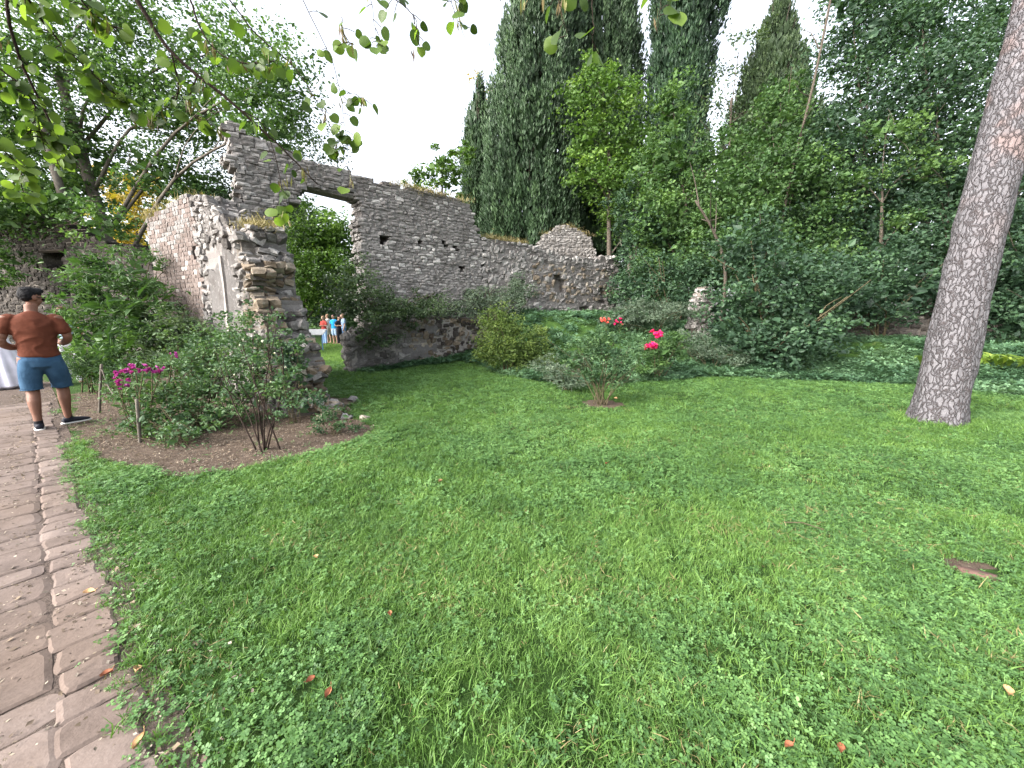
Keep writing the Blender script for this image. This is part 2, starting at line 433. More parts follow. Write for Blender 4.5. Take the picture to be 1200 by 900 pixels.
gate = thing('gate_wall', 'tall grey stone wall with broken gateway and square putlog holes beside the leafy passage', 'ruined wall', (*G0, 0), 0, g_ruin)
pm = masonry(gate, G0, A1, inG, .55, 0.9, 5.6, .085, .19, 'block', lambda s, z: 'pale_stone' if s < .8 and z < 4.6 else 'grey_stone', tintG, max_parts=280, proud=.022, ci=.010, mortar='mid_mortar')
# lower part of the pier down to the ground, and of the wall behind the retaining wall
pm2 = masonry(gate, G0, A1, lambda s, z: (s < .74 or s > 2.75) and s < LG and s > 0, .55, 0, .9, .12, .24, 'block', lambda s, z: 'grey_stone', tintG, parts=False)
# timber-like slabs under the lintel next to the jamb
g = Geo()
for k in range(3):
    P = G0 + AD * 2.35
    sl = [np.array((*(G0 + AD * (1.55 + .05 * k) + AN * (-.1 - .17 * k)), 4.5)), np.array((*(G0 + AD * 2.78 + AN * (-.1 - .17 * k)), 4.46 - .01 * k))]
    tube(g, np.array(sl) - np.array((*G0, 0)), .075, 4, .4)
g.obj('lintel_slab', M['grey_stone'], gate)
# putlog holes are open sockets: a recessed back with shade put into its colour
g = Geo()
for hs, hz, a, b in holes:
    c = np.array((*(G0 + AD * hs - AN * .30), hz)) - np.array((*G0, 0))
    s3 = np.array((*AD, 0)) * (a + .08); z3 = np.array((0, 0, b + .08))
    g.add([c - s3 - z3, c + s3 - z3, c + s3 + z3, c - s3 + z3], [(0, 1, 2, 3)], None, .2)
g.obj('socket_back', M['shaded_stone'], gate)

# C: retaining wall in front, its shaded part painted with darker stones
LC = np.linalg.norm(C1 - C0)
def inC(s, z):
    top = np.interp(s, [0, .25, 1.0, 2.0, 3.0, LC], [.95, 1.12, 1.22, 1.3, 1.35, 1.4]) + (ni(s, 4, 3) - .5) * .16
    if abs(s - 1.95) < .16 and abs(z - 1.02) < .1: return False
    if abs(s - 1.0) < .14 and abs(z - .93) < .05: return False
    return z < top and s < LC + .2 and s > -.05 + (ni(z, 9, 4) - .5) * .1
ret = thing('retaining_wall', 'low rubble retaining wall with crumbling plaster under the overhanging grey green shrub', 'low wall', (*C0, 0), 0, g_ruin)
masonry(ret, C0, C1, inC, .5, -.1, 1.5, .13, .19, 'rubble', lambda s, z: 'shaded_stone' if (s > 2.4 and rng.random() < .55) else ('warm_stone' if s > 1.6 else 'pale_stone'),
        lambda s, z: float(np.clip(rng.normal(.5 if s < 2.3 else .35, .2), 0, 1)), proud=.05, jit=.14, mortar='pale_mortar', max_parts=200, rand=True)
# patches of old render left on its face
g = Geo()
for (sa, sb, za, zb) in ((.15, 1.5, .12, .7), (1.3, 2.5, .1, .62), (1.6, 2.6, .85, 1.2)):
    nx, nzz = 16, 10; V = []; 
    for b in range(nzz):
        for a in range(nx):
            s = sa + (sb - sa) * a / (nx - 1) + rng.uniform(-.03, .03); z = za + (zb - za) * b / (nzz - 1) + rng.uniform(-.03, .03)
            d = .035 * sstep(0, .25, min(a, nx - 1 - a) / nx + .02) * sstep(0, .3, min(b, nzz - 1 - b) / nzz + .02) + .02 * (ni(s, z, 6) - .5) - .005
            V.append((AD[0] * s + AN[0] * d, AD[1] * s + AN[1] * d, z))
    Q = [(b * nx + a, b * nx + a + 1, (b + 1) * nx + a + 1, (b + 1) * nx + a) for b in range(nzz - 1) for a in range(nx - 1)]
    Q = [q for q in Q if ni(V[q[0]][0] * 1.0, V[q[0]][2], 4, 3) > .38]
    g.add(V, Q, None, .5)
g.obj('old_plaster', M['plaster'], ret, smooth=True)

# B: the longer, lower wall on the bank with a round-headed niche and doorways
LB = np.linalg.norm(B1 - B0)
def inB(s, z):
    top = np.interp(s, [0, .3, 1.5, 3, 4.5, LB], [3.95, 3.98, 3.95, 3.75, 3.62, 3.85]) + (ni(s, 2, 3) - .5) * .14
    if s < .02 or s > LB + (ni(z, 4, 3) - .5) * .15 or z > top: return False
    # niches: (centre s, bottom z, top z, half width)
    for cs, za, zb, hw in NICHES:
        if abs(s - cs) < hw and za < z < zb - hw * .6: return False
        if z >= zb - hw * .6 and z < zb and math.hypot(s - cs, (z - (zb - hw * .6)) * 1.2) < hw: return False
    return True
NICHES = [(3.25, 2.38, 3.02, .24), (1.42, 1.35, 2.75, .27), (5.55, 1.95, 2.62, .17), (4.55, 1.25, 1.9, .2)]
def tintB(s, z):
    t = rng.normal(.62, .14)
    if s < 2 or z < 2.0 or z > 3.4: t = rng.normal(.76, .15)
    return float(np.clip(t, 0, 1))
wb = thing('boundary_wall', 'lower dry stone wall of pale rubble with a round headed niche standing on the bank', 'ruined wall', (*B0, 0), 0, g_ruin)
masonry(wb, B0, B1, inB, .5, .9, 4.2, .125, .2, 'rubble', lambda s, z: 'pale_stone' if (s < 2.0 or z < 1.95 or z > 3.3 or rng.random() < .6) else 'warm_stone', tintB, proud=.045, jit=.12, max_parts=120, rand=True, mortar='mid_mortar', ci=.012)
g = Geo()
for cs, za, zb, hw in NICHES:
    c = np.array((*((B1 - B0) / LB * cs), (za + zb) / 2)); nB = np.array((((B1 - B0) / LB)[1], -((B1 - B0) / LB)[0], 0))
    s3 = np.array((*((B1 - B0) / LB), 0)) * (hw + .1); z3 = np.array((0, 0, (zb - za) / 2 + .12)); c = c - nB * .33
    g.add([c - s3 - z3, c + s3 - z3, c + s3 + z3, c - s3 + z3], [(0, 1, 2, 3)], None, .6)
g.obj('niche_back', M['pale_mortar'], wb)

# vault gable behind it
gb = at(665, 300, 17.0); gz = 1.4
def inV(s, z): return math.hypot((s - 1.35) / 1.35, (z - 3.9) / 1.3) < 1 + (ni(s, z, 2) - .5) * .08 if z > 3.9 else 0 < s < 2.7
vgd = 0
vg = thing('vault_gable', 'round topped gable of a fallen vault rising behind the lower wall', 'ruined gable', (gb[0] - 1.35, 17.0, 0), 0, g_ruin)
masonry(vg, (gb[0] - 1.35, 16.9), (gb[0] + 1.35, 17.3), inV, .7, 1.2, 6.1, .09, .16, 'rubble', lambda s, z: 'pale_stone', lambda s, z: float(np.clip(rng.normal(.6, .14), 0, 1)), parts=False, back=False, mortar='pale_mortar')

# D: brick-faced wall left, with its broken flank; E: plastered wall with ragged rubble end near the lawn
def inD(s, z):
    top = np.interp(s, [0, .25, .6, 1.2, 1.9], [3.55, 3.62, 3.6, 3.5, 3.35]) + (ni(s, 6, 5) - .5) * .08
    if abs(s - .16) < .05 and abs(z - 2.62) < .12: return False
    return 0 < s < np.linalg.norm(D1 - D0) and z < top
def tintD(s, z):
    t = rng.normal(.42, .07)
    if 1.9 < z < 2.5 and rng.random() < .13: t = .95
    return float(np.clip(t, 0, 1))
dw = thing('brick_faced_wall', 'leaning pinkish tuff block wall face with neat small courses left of the rubble', 'ruined wall', (*D1, 0), 0, g_ruin)
masonry(dw, D1, D0, lambda s, z: inD(np.linalg.norm(D1 - D0) - s, z), .6, 0, 3.8, .078, .125, 'brick', lambda s, z: 'brick_stone' if rng.random() < 1.15 - max(0, z - 2.0) * .5 else 'grey_stone', tintD, proud=.006, jit=.012, mortar='mid_mortar', parts=True, max_parts=280, course_wob=.01, ci=.007)

LE = np.linalg.norm(E1 - E0)
def inE(s, z):
    # ragged end towards the lawn: s grows towards the brick wall
    s_lo = np.interp(z, [0, .25, .6, 1.0, 1.35, 1.7, 2.1, 2.5, 2.75, 3.1], [-.1, .15, .28, .42, .66, .76, .88, 1.0, 1.2, 2.3]) + (ni(z, 5, 3.2) - .5) * .5
    top = np.interp(s, [0, 1.0, 1.5, 1.9, 2.3, 2.9, LE + .6], [2.75, 2.82, 2.75, 2.9, 3.2, 3.5, 3.6]) + (ni(s, 8, 3) - .5) * .25
    return s_lo < s < LE + .05 and z < top
def matE(s, z):
    if s < 1.15 and z < 2.2: return 'warm_stone' if rng.random() < .55 else 'pale_stone'
    return 'pale_stone' if rng.random() < .6 else 'grey_stone'
def skipE(s, z): return 1.75 < s < 3.15 and z < 2.62 + (ni(s, z, 3) - .5) * .25      # behind the render
ew = thing('broken_wall_end', 'ragged end of rubble wall with big loose grey and ochre stones beside the rose bed', 'ruined wall', (*E0, 0), 0, g_ruin)
masonry(ew, E1, E0, lambda s, z: inE(LE - s, z), .5, -.05, 3.8, .082, .14, 'rubble', lambda s, z: matE(LE - s, z), lambda s, z: float(np.clip(rng.normal(.5, .22), 0, 1)),
        proud=.07, jit=.16, ci=.012, mortar='mid_mortar', skip=lambda s, z: skipE(LE - s, z), ext=(0, .5), max_parts=120, gap=1.0, course_wob=.08, rand=True)
_se = (E1 - E0) / LE; _ne = np.array((-_se[1], _se[0])); _ne = -_ne if _ne[1] > 0 else _ne
def inP(s, z):
    s = LE - s
    hi = np.interp(z, [0, .8, 1.6, 2.2, 2.7], [1.55, 1.45, 1.5, 1.45, 1.3]) + (ni(z, 11, 3) - .5) * .35
    return inE(s + .1, z + .12) and s < hi and z < 2.62 + (ni(s, 12, 4) - .5) * .3
masonry(ew, E1 + _ne * .20, E0 + _ne * .20, inP, .24, -.05, 3.0, .085, .15, 'rubble', lambda s, z: matE(LE - s, z), lambda s, z: float(np.clip(rng.normal(.48, .22), 0, 1)),
        proud=.06, jit=.2, ci=.02, mortar='mortar', ext=(0, .5), max_parts=170, gap=1.0, course_wob=.1, rand=True)
# the smooth rendered panel between a pale upright edge
sE = (E1 - E0) / LE; nE = np.array((-sE[1], sE[0])); 
if nE[1] > 0: nE = -nE
def panel(name, sa, sb, za, zb, d, mat, tint, steps=(14, 22), rag=.03):
    g = Geo(); nx, nzz = steps; V = []
    for b in range(nzz):
        for a in range(nx):
            s = sa + (sb - sa) * a / (nx - 1); z = za + (zb - za) * b / (nzz - 1)
            if b == nzz - 1: z += (ni(s, 3, 5) - .5) * .3
            dd = d + (ni(s, z, 4) - .5) * .05
            V.append((sE[0] * s + nE[0] * dd, sE[1] * s + nE[1] * dd, z))
    n = len(V); V += [(v[0] - nE[0] * .08, v[1] - nE[1] * .08, v[2]) for v in V]
    Q = [(b * nx + a, b * nx + a + 1, (b + 1) * nx + a + 1, (b + 1) * nx + a) for b in range(nzz - 1) for a in range(nx - 1)]
    for b in range(nzz - 1): Q += [(b * nx, (b + 1) * nx, (b + 1) * nx + n, b * nx + n), (b * nx + nx - 1, b * nx + nx - 1 + n, (b + 1) * nx + nx - 1 + n, (b + 1) * nx + nx - 1)]
    for a in range(nx - 1): Q.append(((nzz - 1) * nx + a, (nzz - 1) * nx + a + 1, (nzz - 1) * nx + a + 1 + n, (nzz - 1) * nx + a + n))
    g.add(V, Q, None, tint); return g.obj(name, M[mat], ew)
panel('render_panel', 1.72, 2.42, 0, 2.5, .0, 'plaster', .1)
panel('render_panel', 2.5, 3.15, 0, 2.25, .02, 'plaster', .3)
panel('pale_edge', 2.42, 2.5, 0, 2.35, .035, 'pale_mortar', .9, (3, 20))

# rubble spilled at the foot of the broken end
g_sp = 'loose stones spilled at the foot of the broken wall'
slabs = []
for k in range(34):
    a = abs(rng.normal(0, .45)); th = rng.uniform(-.9, 1.6)
    x = E0[0] + .12 + a * math.cos(th) * .9; y = E0[1] + .0 + a * math.sin(th) * .8; r_ = rng.uniform(.07, .17)
    slabs.append((np.array((x, y, h1(x, y) + r_ * .2 + max(0, .22 - a * .4))), rot_axes((math.cos(k), math.sin(k)), 0, .3), (r_ * 1.4, r_, r_ * .6), 'rubble', 'warm_stone' if k % 3 else 'pale_stone', rng.uniform(.2, .9)))
heap = thing('fallen_stones', 'small heap of fallen ochre stones spreading onto the lawn from the wall end', 'stone heap', (E0[0], E0[1], 0))
emit_stones(heap, slabs, max_parts=40, min_px=4)

# far left dark wall with a square window and a round hole
f0 = at(-60, 330, 14.0); f1 = at(178, 330, 12.5)
F0, F1 = f0[:2], f1[:2]; LF = np.linalg.norm(F1 - F0)
w1 = at(65, 306, 13.2); w2 = at(77, 341, 13.1)
def s_of(P): return float(np.dot(P[:2] - F0, (F1 - F0) / LF))
ws1, wz1, ws2, wz2 = s_of(w1), w1[2], s_of(w2), w2[2]
def inF(s, z):
    top = np.interp(s, [0, LF * .3, LF * .55, LF * .75, LF], [4.6, 4.9, 4.6, 3.9, 3.4]) + (ni(s, 1, 1.5) - .5) * .5
    if abs(s - ws1) < .42 and abs(z - wz1) < .28: return False
    if math.hypot(s - ws2, z - wz2) < .17: return False
    return z < top
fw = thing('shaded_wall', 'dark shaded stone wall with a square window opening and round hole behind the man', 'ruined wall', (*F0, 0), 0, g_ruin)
masonry(fw, F0, F1, inF, .6, -.2, 5.2, .13, .25, 'block', lambda s, z: 'shaded_stone', lambda s, z: float(np.clip(rng.normal(.25, .15), 0, 1)), parts=False, proud=.025)  # the shade over this wall is put into its stone colour
g = Geo()
tube(g, [np.array((*((F1 - F0) / LF * (ws1 - .52)), wz1 + .31)), np.array((*((F1 - F0) / LF * (ws1 + .52)), wz1 + .31))], .05, 4, .3)
g.obj('window_lintel', plain('old_timber', (.03, .022, .016)), fw)

# stone stub right, and the low dark rubble wall under the trees
q = at(828, 385, 11.3)
stub = thing('stone_stub', 'short grey stump of masonry half hidden beside the big dark bush', 'wall stump', (q[0] - .3, q[1], 0), 0, g_ruin)
masonry(stub, (q[0] - .3, q[1]), (q[0] + .28, q[1] + .2), lambda s, z: 0 <= s < .6 and z < 2.3 - abs(s - .25) * 1.2 + (ni(s, 1, 3) - .5) * .5, .4, .5, 2.6, .1, .16, 'rubble', lambda s, z: 'grey_stone', lambda s, z: rng.uniform(.2, .6), jit=.14, max_parts=60, rand=True)
qa, qb = at(930, 400, 13.2), at(1290, 400, 10.2)
lw = thing('dark_low_wall', 'low brown rubble wall in deep shade behind the leaning pine', 'low wall', (qa[0], qa[1], 0), 0, g_ruin)
masonry(lw, qa[:2], qb[:2], lambda s, z: z < 1.25 + .25 * math.sin(s * .8) + (ni(s, 1, 2) - .5) * .3, .5, 0.1, 1.8, .12, .22, 'block', lambda s, z: 'shaded_stone', lambda s, z: rng.uniform(.2, .9), back=False, parts=False)

# ------------------------------------------------------------------ foliage
def leaf_cloud(P, size, aspect, tint, up=.35, droop=0.0, D=None, fold=False):
    """P (n,3) leaf bases; returns V,Q: one diamond quad (or folded pair) per leaf"""
    n = len(P)
    if D is None:
        d = rng.normal(0, 1, (n, 3)); d[:, 2] = d[:, 2] * .6 - droop
    else: d = D.copy()
    d /= np.linalg.norm(d, axis=1)[:, None] + 1e-9
    nr = rng.normal(0, 1, (n, 3)) * (1 - up); nr[:, 2] += up * 1.6
    s = np.cross(d, nr); s /= np.linalg.norm(s, axis=1)[:, None] + 1e-9
    nn = np.cross(s, d)
    size = np.broadcast_to(size, (n,)) * rng.uniform(.6, 1.25, n)
    L = (d * size[:, None]); W = s * (size * aspect * .5)[:, None]; Nn = nn * (size * .08)[:, None]
    if fold:
        V = np.stack([P, P + L * .35 + W * .9 + Nn, P + L * .75 + W * .6 + Nn, P + L, P + L * .75 - W * .6 + Nn, P + L * .35 - W * .9 + Nn], 1).reshape(-1, 3)
        b = np.arange(n)[:, None] * 6
        Q = np.concatenate([b + np.array((0, 1, 2, 3)), b + np.array((0, 3, 4, 5))]); T = np.concatenate([tint, tint])
    else:
        V = np.stack([P, P + L * .45 + W + Nn, P + L, P + L * .45 - W + Nn], 1).reshape(-1, 3)
        b = np.arange(n)[:, None] * 4; Q = b + np.array((0, 1, 2, 3)); T = tint
    return V, Q, T
def lobe_points(c, r, n, clump=.16, fill=.45, nclump=None):
    """leaves gathered in clumps through an uneven ellipsoid; returns points and a per-clump tint"""
    r = np.asarray(r, float); nc = nclump or max(6, int(n / 55))
    u = rng.normal(0, 1, (nc, 3)); u /= np.linalg.norm(u, axis=1)[:, None]
    rad = np.where(rng.random(nc) < fill, rng.random(nc) ** .5, rng.uniform(.8, 1.12, nc))
    cc = c + u * r * (rad * (.82 + .36 * vnoise(u * 1.7 + c, 1.3)))[:, None]
    ct = rng.normal(.45, .17, nc)
    k = rng.integers(0, nc, n); cs = rng.uniform(.6, 1.3, nc) * clump
    off = rng.normal(0, 1, (n, 3)) * (np.cbrt(r.prod()) * cs[k])[:, None]; off[:, 2] *= .6
    return cc[k] + off, np.clip(ct[k] + rng.normal(0, .13, n), 0, 1)
def lobes_px(L):
    """lobes given as bearing px,py, distance y, half width and half height in photographed pixels"""
    out = []
    for l in L:
        px, py, y, rx, ry = l[:5]; m = mpx(px, py, y); dz = l[5] if len(l) > 5 else 1.0
        out.append((at(px, py, y), (rx * m, (rx + ry) * .5 * m * dz, ry * m)))
    return out
def crown_geo(lobes, dens, size, aspect, clump=.16, fill=.45, up=.35, droop=.1, fold=False, toff=0.0, inner=1.0):
    g = Geo()
    for c, r in lobes:
        area = PI * (r[0] * r[2] + r[0] * r[1] + r[1] * r[2]) / 3
        n = int(area * dens * 1.45 / (size * size * aspect * (.5 if not fold else .62)))
        n = max(40, min(n, 60000))
        P, t = lobe_points(c, r, n, clump, fill)
        V, Q, T = leaf_cloud(P, size, aspect, np.clip(t + toff, 0, 1), up, droop, fold=fold)
        g.add(V, Q, None, T)
        if inner and dens > .9:      # larger, somewhat darker leaves filling the inside of the crown
            s2 = size * 2.4; ni_ = int(area * inner * dens * .42 / (s2 * s2 * max(aspect, .45) * .5))
            u = rng.normal(0, 1, (ni_, 3)); u /= np.linalg.norm(u, axis=1)[:, None]; P = c + u * r * (rng.random(ni_) ** .5 * .74)[:, None]
            V, Q, T = leaf_cloud(P, s2, max(aspect, .45), np.clip(rng.normal(.35 + toff, .15, ni_), 0, 1), up, droop); g.add(V, Q, None, T)
    return g
def branchy(base, lobes, r0, top=None, twigs=3, lean=None, sides=7, r_top=.35):
    """trunk from base with limbs that reach into every lobe"""
    g = Geo(); base = np.asarray(base, float)
    cen = np.mean([c for c, r in lobes], 0) if top is None else np.asarray(top, float)
    mid = (base + cen) / 2 + (np.array((0, 0, 0)) if lean is None else np.asarray(lean))
    tr = spline([base, mid, cen], 14); rad = np.linspace(r0, r0 * r_top, 14); rad[0] *= 1.35; rad[1] *= 1.12
    tube(g, tr, rad, sides + 2, .5, wob=.12)
    for c, r in lobes:
        k = int(np.clip(np.searchsorted(tr[:, 2], c[2] - r[2] * 1.2 - .4 * np.linalg.norm(c[:2] - cen[:2])), 3, 12))
        st = tr[k]; rr = rad[k] * .4
        ml = (st + c) / 2 + rng.normal(0, .12, 3) * r[0] + np.array((0, 0, .12 * np.linalg.norm(c - st)))
        L_ = spline([st, ml, c], 9); tube(g, L_, np.linspace(rr, max(.012, rr * .25), 9), sides, .5, wob=.1)
        for q in range(twigs):
            e = c + rng.normal(0, .5, 3) * r; s0 = L_[rng.integers(4, 8)]
            tube(g, spline([s0, (s0 + e) / 2 + rng.normal(0, .08, 3) * r, e], 6), np.linspace(rr * .35, .008, 6), 4, .5, cap=False)
    return g
def bark(name, a, b, scale=12):
    m, nt, bs = mat_base(name, .95, .1)
    n1 = nz(nt, scale, 6, .7, None, .6); n2 = nz(nt, 2.0, 3, .5)
    c = ramp(nt, [(.3, a), (.7, b)], n1); c = mixc(nt, math_(nt, 'MULTIPLY', n2, .5), c, tuple(x * .6 for x in b))
    nt.links.new(c, bs.inputs['Base Color']); bump(nt, bs, n1, .8, .03); return m
M['bark'] = bark('bark', (.035, .028, .022), (.13, .11, .09))
M['pale_bark'] = bark('pale_bark', (.07, .06, .05), (.19, .17, .145), 7)
M['twig'] = bark('twig', (.045, .04, .025), (.12, .10, .06), 25)
M['twig_dark'] = bark('twig_dark', (.02, .014, .012), (.05, .036, .03), 25)
GRN = {
    'cypress': ((.014, .030, .014), (.036, .070, .032), (.075, .13, .056)),
    'dark': ((.012, .028, .018), (.036, .075, .040), (.08, .15, .068)),
    'mid': ((.018, .044, .016), (.050, .105, .032), (.115, .20, .058)),
    'bright': ((.03, .065, .014), (.075, .15, .028), (.17, .27, .05)),
    'olive': ((.025, .045, .022), (.055, .09, .042), (.11, .16, .075)),
    'grey': ((.045, .07, .045), (.10, .14, .095), (.20, .25, .18)),
    'yellow': ((.14, .13, .03), (.38, .28, .04), (.62, .42, .06)),
    'lime': ((.035, .06, .016), (.085, .135, .03), (.20, .26, .06)),
    'rose': ((.022, .05, .024), (.055, .11, .045), (.12, .19, .08)),
}
for k, (a, b, c) in GRN.items(): M['leaf_' + k] = leaf_mat('leaf_' + k, a, b, c, .3 if k != 'cypress' else .1)
def tree(name, label, base, lobes, mat, r0, dens=2.6, size=.11, aspect=.65, bark_='bark', group=None, cat='tree', top=None, lean=None, twigs=3, clump=.16, fill=.45, up=.35, droop=.15, fold=False, trunk_part='trunk', crown_part='crown', toff=0.0, r_top=.35):
    base = np.asarray(base, float); t = thing(name, label, cat, tuple(base), 0, group)
    L = lobes_px(lobes) if len(lobes[0]) > 2 else lobes
    branchy(base - (0, 0, .1), L, r0, top, twigs, lean, r_top=r_top).obj(trunk_part, M[bark_], t, smooth=True, origin=base)
    crown_geo(L, dens, size, aspect, clump, fill, up, droop, fold, toff).obj(crown_part, M['leaf_' + mat], t, origin=base)
    return t
def onground(px, py, y):
    p = at(px, py, y); return np.array((p[0], p[1], h1(p[0], p[1])))

# cypresses
def cypress(label, prof, y, mat='cypress', dens=2.2, name='cypress_tree', size=.2):
    """prof: (px, py, half width px) from the foot upwards"""
    b = onground(prof[0][0], prof[0][1], y); t = thing(name, label, 'tree', tuple(b), 0, 'cypresses and tall evergreens behind the wall')
    Z = []; X = []; R = []
    for px, py, hw in prof:
        p = at(px, py, y); Z.append(p[2]); X.append(p[0]); R.append(hw * mpx(px, py, y))
    Z = np.array(Z); o = np.argsort(Z); Z = Z[o]; X = np.array(X)[o]; R = np.array(R)[o]
    g = Geo(); tube(g, [(b[0], y, b[2] - .1), (X[0], y, Z[0]), (X[-1], y, Z[-1])], [.3, .22, .04], 7)
    for k in range(26):          # upright inner limbs
        z = rng.uniform(Z[0], Z[-1] * .9); x = np.interp(z, Z, X); r = np.interp(z, Z, R); a = rng.uniform(0, 2 * PI)
        tube(g, [(x, y, z), (x + r * .5 * math.cos(a), y + r * .5 * math.sin(a), z + .8), (x + r * .75 * math.cos(a), y + r * .75 * math.sin(a), z + 2)], [.05, .03, .01], 4, cap=False)
    g.obj('trunk', M['bark'], t, smooth=True, origin=b)
    # vertical plumes: each plume is a narrow spindle of upswept sprays lying on the column
    zz = np.linspace(Z[0], Z[-1], 400); rr = np.interp(zz, Z, R); p = rr + .05; p = p / p.sum()
    topz = at(600, -60, y)[2]; p = p * np.where(zz > topz, .2, 1); p /= p.sum(); npl = int(2 * PI * np.trapz(rr * np.where(zz > topz, .2, 1), zz) * 4.2)
    pz = rng.choice(zz, npl, p=p) + rng.normal(0, .1, npl); a = rng.uniform(PI * .95, 2.05 * PI, npl); a = np.where(rng.random(npl) < .25, rng.uniform(0, PI, npl), a)
    pr = np.interp(pz, Z, R) * rng.uniform(.86, 1.08, npl) * (.84 + .3 * vnoise(np.stack([np.cos(a) * 2, np.sin(a) * 2, pz * .35], -1), 1.3)); px_ = np.interp(pz, Z, X)
    m = 56; k = np.repeat(np.arange(npl), m); u = rng.random(len(k)); ln = rng.uniform(.8, 1.8, npl)[k]
    wv = .13 * np.sin(PI * np.clip(u, .05, .95)) * rng.normal(0, 1, len(k)); wv2 = .13 * np.sin(PI * np.clip(u, .05, .95)) * rng.normal(0, 1, len(k))
    rad = pr[k] * (1 + .02 * u)
    P = np.stack([px_[k] + rad * np.cos(a[k]) + wv, y + rad * np.sin(a[k]) + wv2, pz[k] + (u - .5) * ln], -1)
    D_ = np.stack([np.cos(a[k]) * .35 + rng.normal(0, .25, len(k)), np.sin(a[k]) * .35 + rng.normal(0, .25, len(k)), np.full(len(k), 1.0)], -1)
    tn = np.clip(rng.normal(.42, .18, npl)[k] + (u - .4) * .25 + rng.normal(0, .1, len(k)), 0, 1)
    V, Q, T = leaf_cloud(P, size, .42, tn, .1, D=D_)
    g2 = Geo(); g2.add(V, Q, None, T)
    n3 = npl * 9; z3 = rng.choice(zz, n3, p=p); a3 = rng.uniform(0, 2 * PI, n3); r3 = np.interp(z3, Z, R) * rng.uniform(.45, .86, n3)
    P = np.stack([np.interp(z3, Z, X) + r3 * np.cos(a3), y + r3 * np.sin(a3), z3], -1)
    D_ = np.stack([rng.normal(0, .3, n3), rng.normal(0, .3, n3), np.ones(n3)], -1); V, Q, T = leaf_cloud(P, size * 3, .45, np.clip(rng.normal(.35, .15, n3), 0, 1), .1, D=D_); g2.add(V, Q, None, T)
    g2.obj('crown', M['leaf_' + mat], t, origin=b)
    return t
cypress('broad dense cypress column, thickest of the dark columns, right behind the tall grey wall', [(622, 300, 54), (622, 235, 54), (622, 160, 50), (630, 90, 46), (636, 20, 42), (642, -60, 34), (646, -160, 20), (650, -260, 2)], 20)
cypress('tall cypress standing behind the light green tree, right of the broadest cypress', [(706, 300, 40), (705, 220, 42), (706, 130, 40), (707, 50, 37), (710, -40, 30), (718, -140, 18), (720, -230, 2)], 22)
cypress('small slender almost black cypress with a pointed tip beside the broadest cypress', [(560, 300, 19), (560, 240, 19), (560, 190, 18), (561, 150, 13), (562, 125, 8), (562, 106, 1)], 25, dens=2.2, size=.2)
cypress('evergreen column with ragged leafy sides seen between two bright gaps of sky', [(795, 330, 40), (792, 230, 32), (792, 130, 30), (797, 60, 34), (808, 0, 42), (812, -100, 34), (816, -190, 12), (816, -220, 2)], 21, 'dark')
cypress('cone shaped evergreen whose tip just reaches the top edge between sky gaps', [(900, 330, 60), (900, 220, 48), (900, 150, 44), (905, 90, 32), (911, 40, 17), (917, -10, 1)], 24, 'olive')

# broadleaf trees right
gR = 'broadleaf trees in the thicket on the bank'
tree('broadleaf_tree', 'light green slender tree leafing in front of the second cypress', onground(716, 330, 17.2), [(705, 118, 17, 44, 30), (690, 160, 17, 26, 26), (735, 160, 17.3, 36, 38), (722, 205, 17, 40, 32), (690, 208, 16.8, 26, 20), (748, 250, 17.5, 40, 36), (700, 90, 17.4, 26, 20)], 'bright', .14, dens=1.5, size=.14, group=gR, clump=.2)
tree('broadleaf_tree', 'green tree with bright upper leaves between the two narrow sky gaps', onground(800, 340, 15.5), [(788, 120, 15.5, 18, 38), (788, 190, 15.5, 30, 42), (775, 255, 15.2, 48, 40), (826, 250, 15.6, 40, 44), (800, 310, 15, 50, 40), (850, 300, 15.4, 40, 40), (842, 190, 15.6, 28, 34), (760, 200, 15.6, 22, 34)], 'mid', .16, dens=2.0, size=.13, group=gR, toff=.12)
tree('ivy_clad_tree', 'ivy covered dead trunk with grey hanging bark at the end of the lower wall', onground(742, 340, 16), [(742, 300, 16, 20, 40), (738, 245, 16, 22, 32), (756, 275, 15.8, 24, 40), (740, 340, 15.6, 26, 26)], 'dark', .35, dens=2.2, size=.12, group=gR, bark_='pale_bark', r_top=.7)
tree('broadleaf_tree', 'dusky green tree with a pale thin leaning stem rising through its leaves', onground(915, 350, 14), [(905, 158, 14.5, 40, 36), (880, 215, 14, 56, 46), (930, 225, 14, 50, 50), (870, 285, 13.4, 52, 46), (940, 300, 13.8, 52, 50), (915, 110, 15, 22, 28)], 'mid', .14, dens=2.0, size=.12, group=gR)
tree('broadleaf_tree', 'blue green dense tree filling the upper thicket right of the cone shaped evergreen', onground(1015, 360, 14), [(1015, 62, 15, 46, 56), (1030, 140, 14.5, 70, 50), (975, 175, 14, 48, 44), (1065, 215, 14, 56, 56), (1000, 250, 13.6, 56, 52), (1000, 10, 15.5, 30, 36)], 'dark', .2, dens=2.1, size=.12, group=gR, clump=.19)
tree('broadleaf_tree', 'dark tree behind the leaning pine trunk with pink and yellow glints between its leaves', onground(1110, 360, 13), [(1110, 90, 14.2, 60, 50), (1130, 165, 13.5, 60, 50), (1100, 240, 13, 50, 50), (1060, 300, 12.6, 60, 46), (1130, 320, 12.2, 56, 50), (1080, 20, 15, 46, 36)], 'dark', .22, dens=2.0, size=.12, group=gR, clump=.19, toff=.1)
tree('broadleaf_tree', 'dark tree at the edge beyond the pine trunk above the fern clump', onground(1230, 370, 11), [(1200, 300, 11, 50, 60), (1195, 380, 10.6, 46, 40), (1240, 200, 11.5, 60, 60), (1165, 360, 11.6, 40, 46), (1150, 270, 12.5, 40, 50)], 'dark', .2, dens=2.4, size=.11, group=gR)
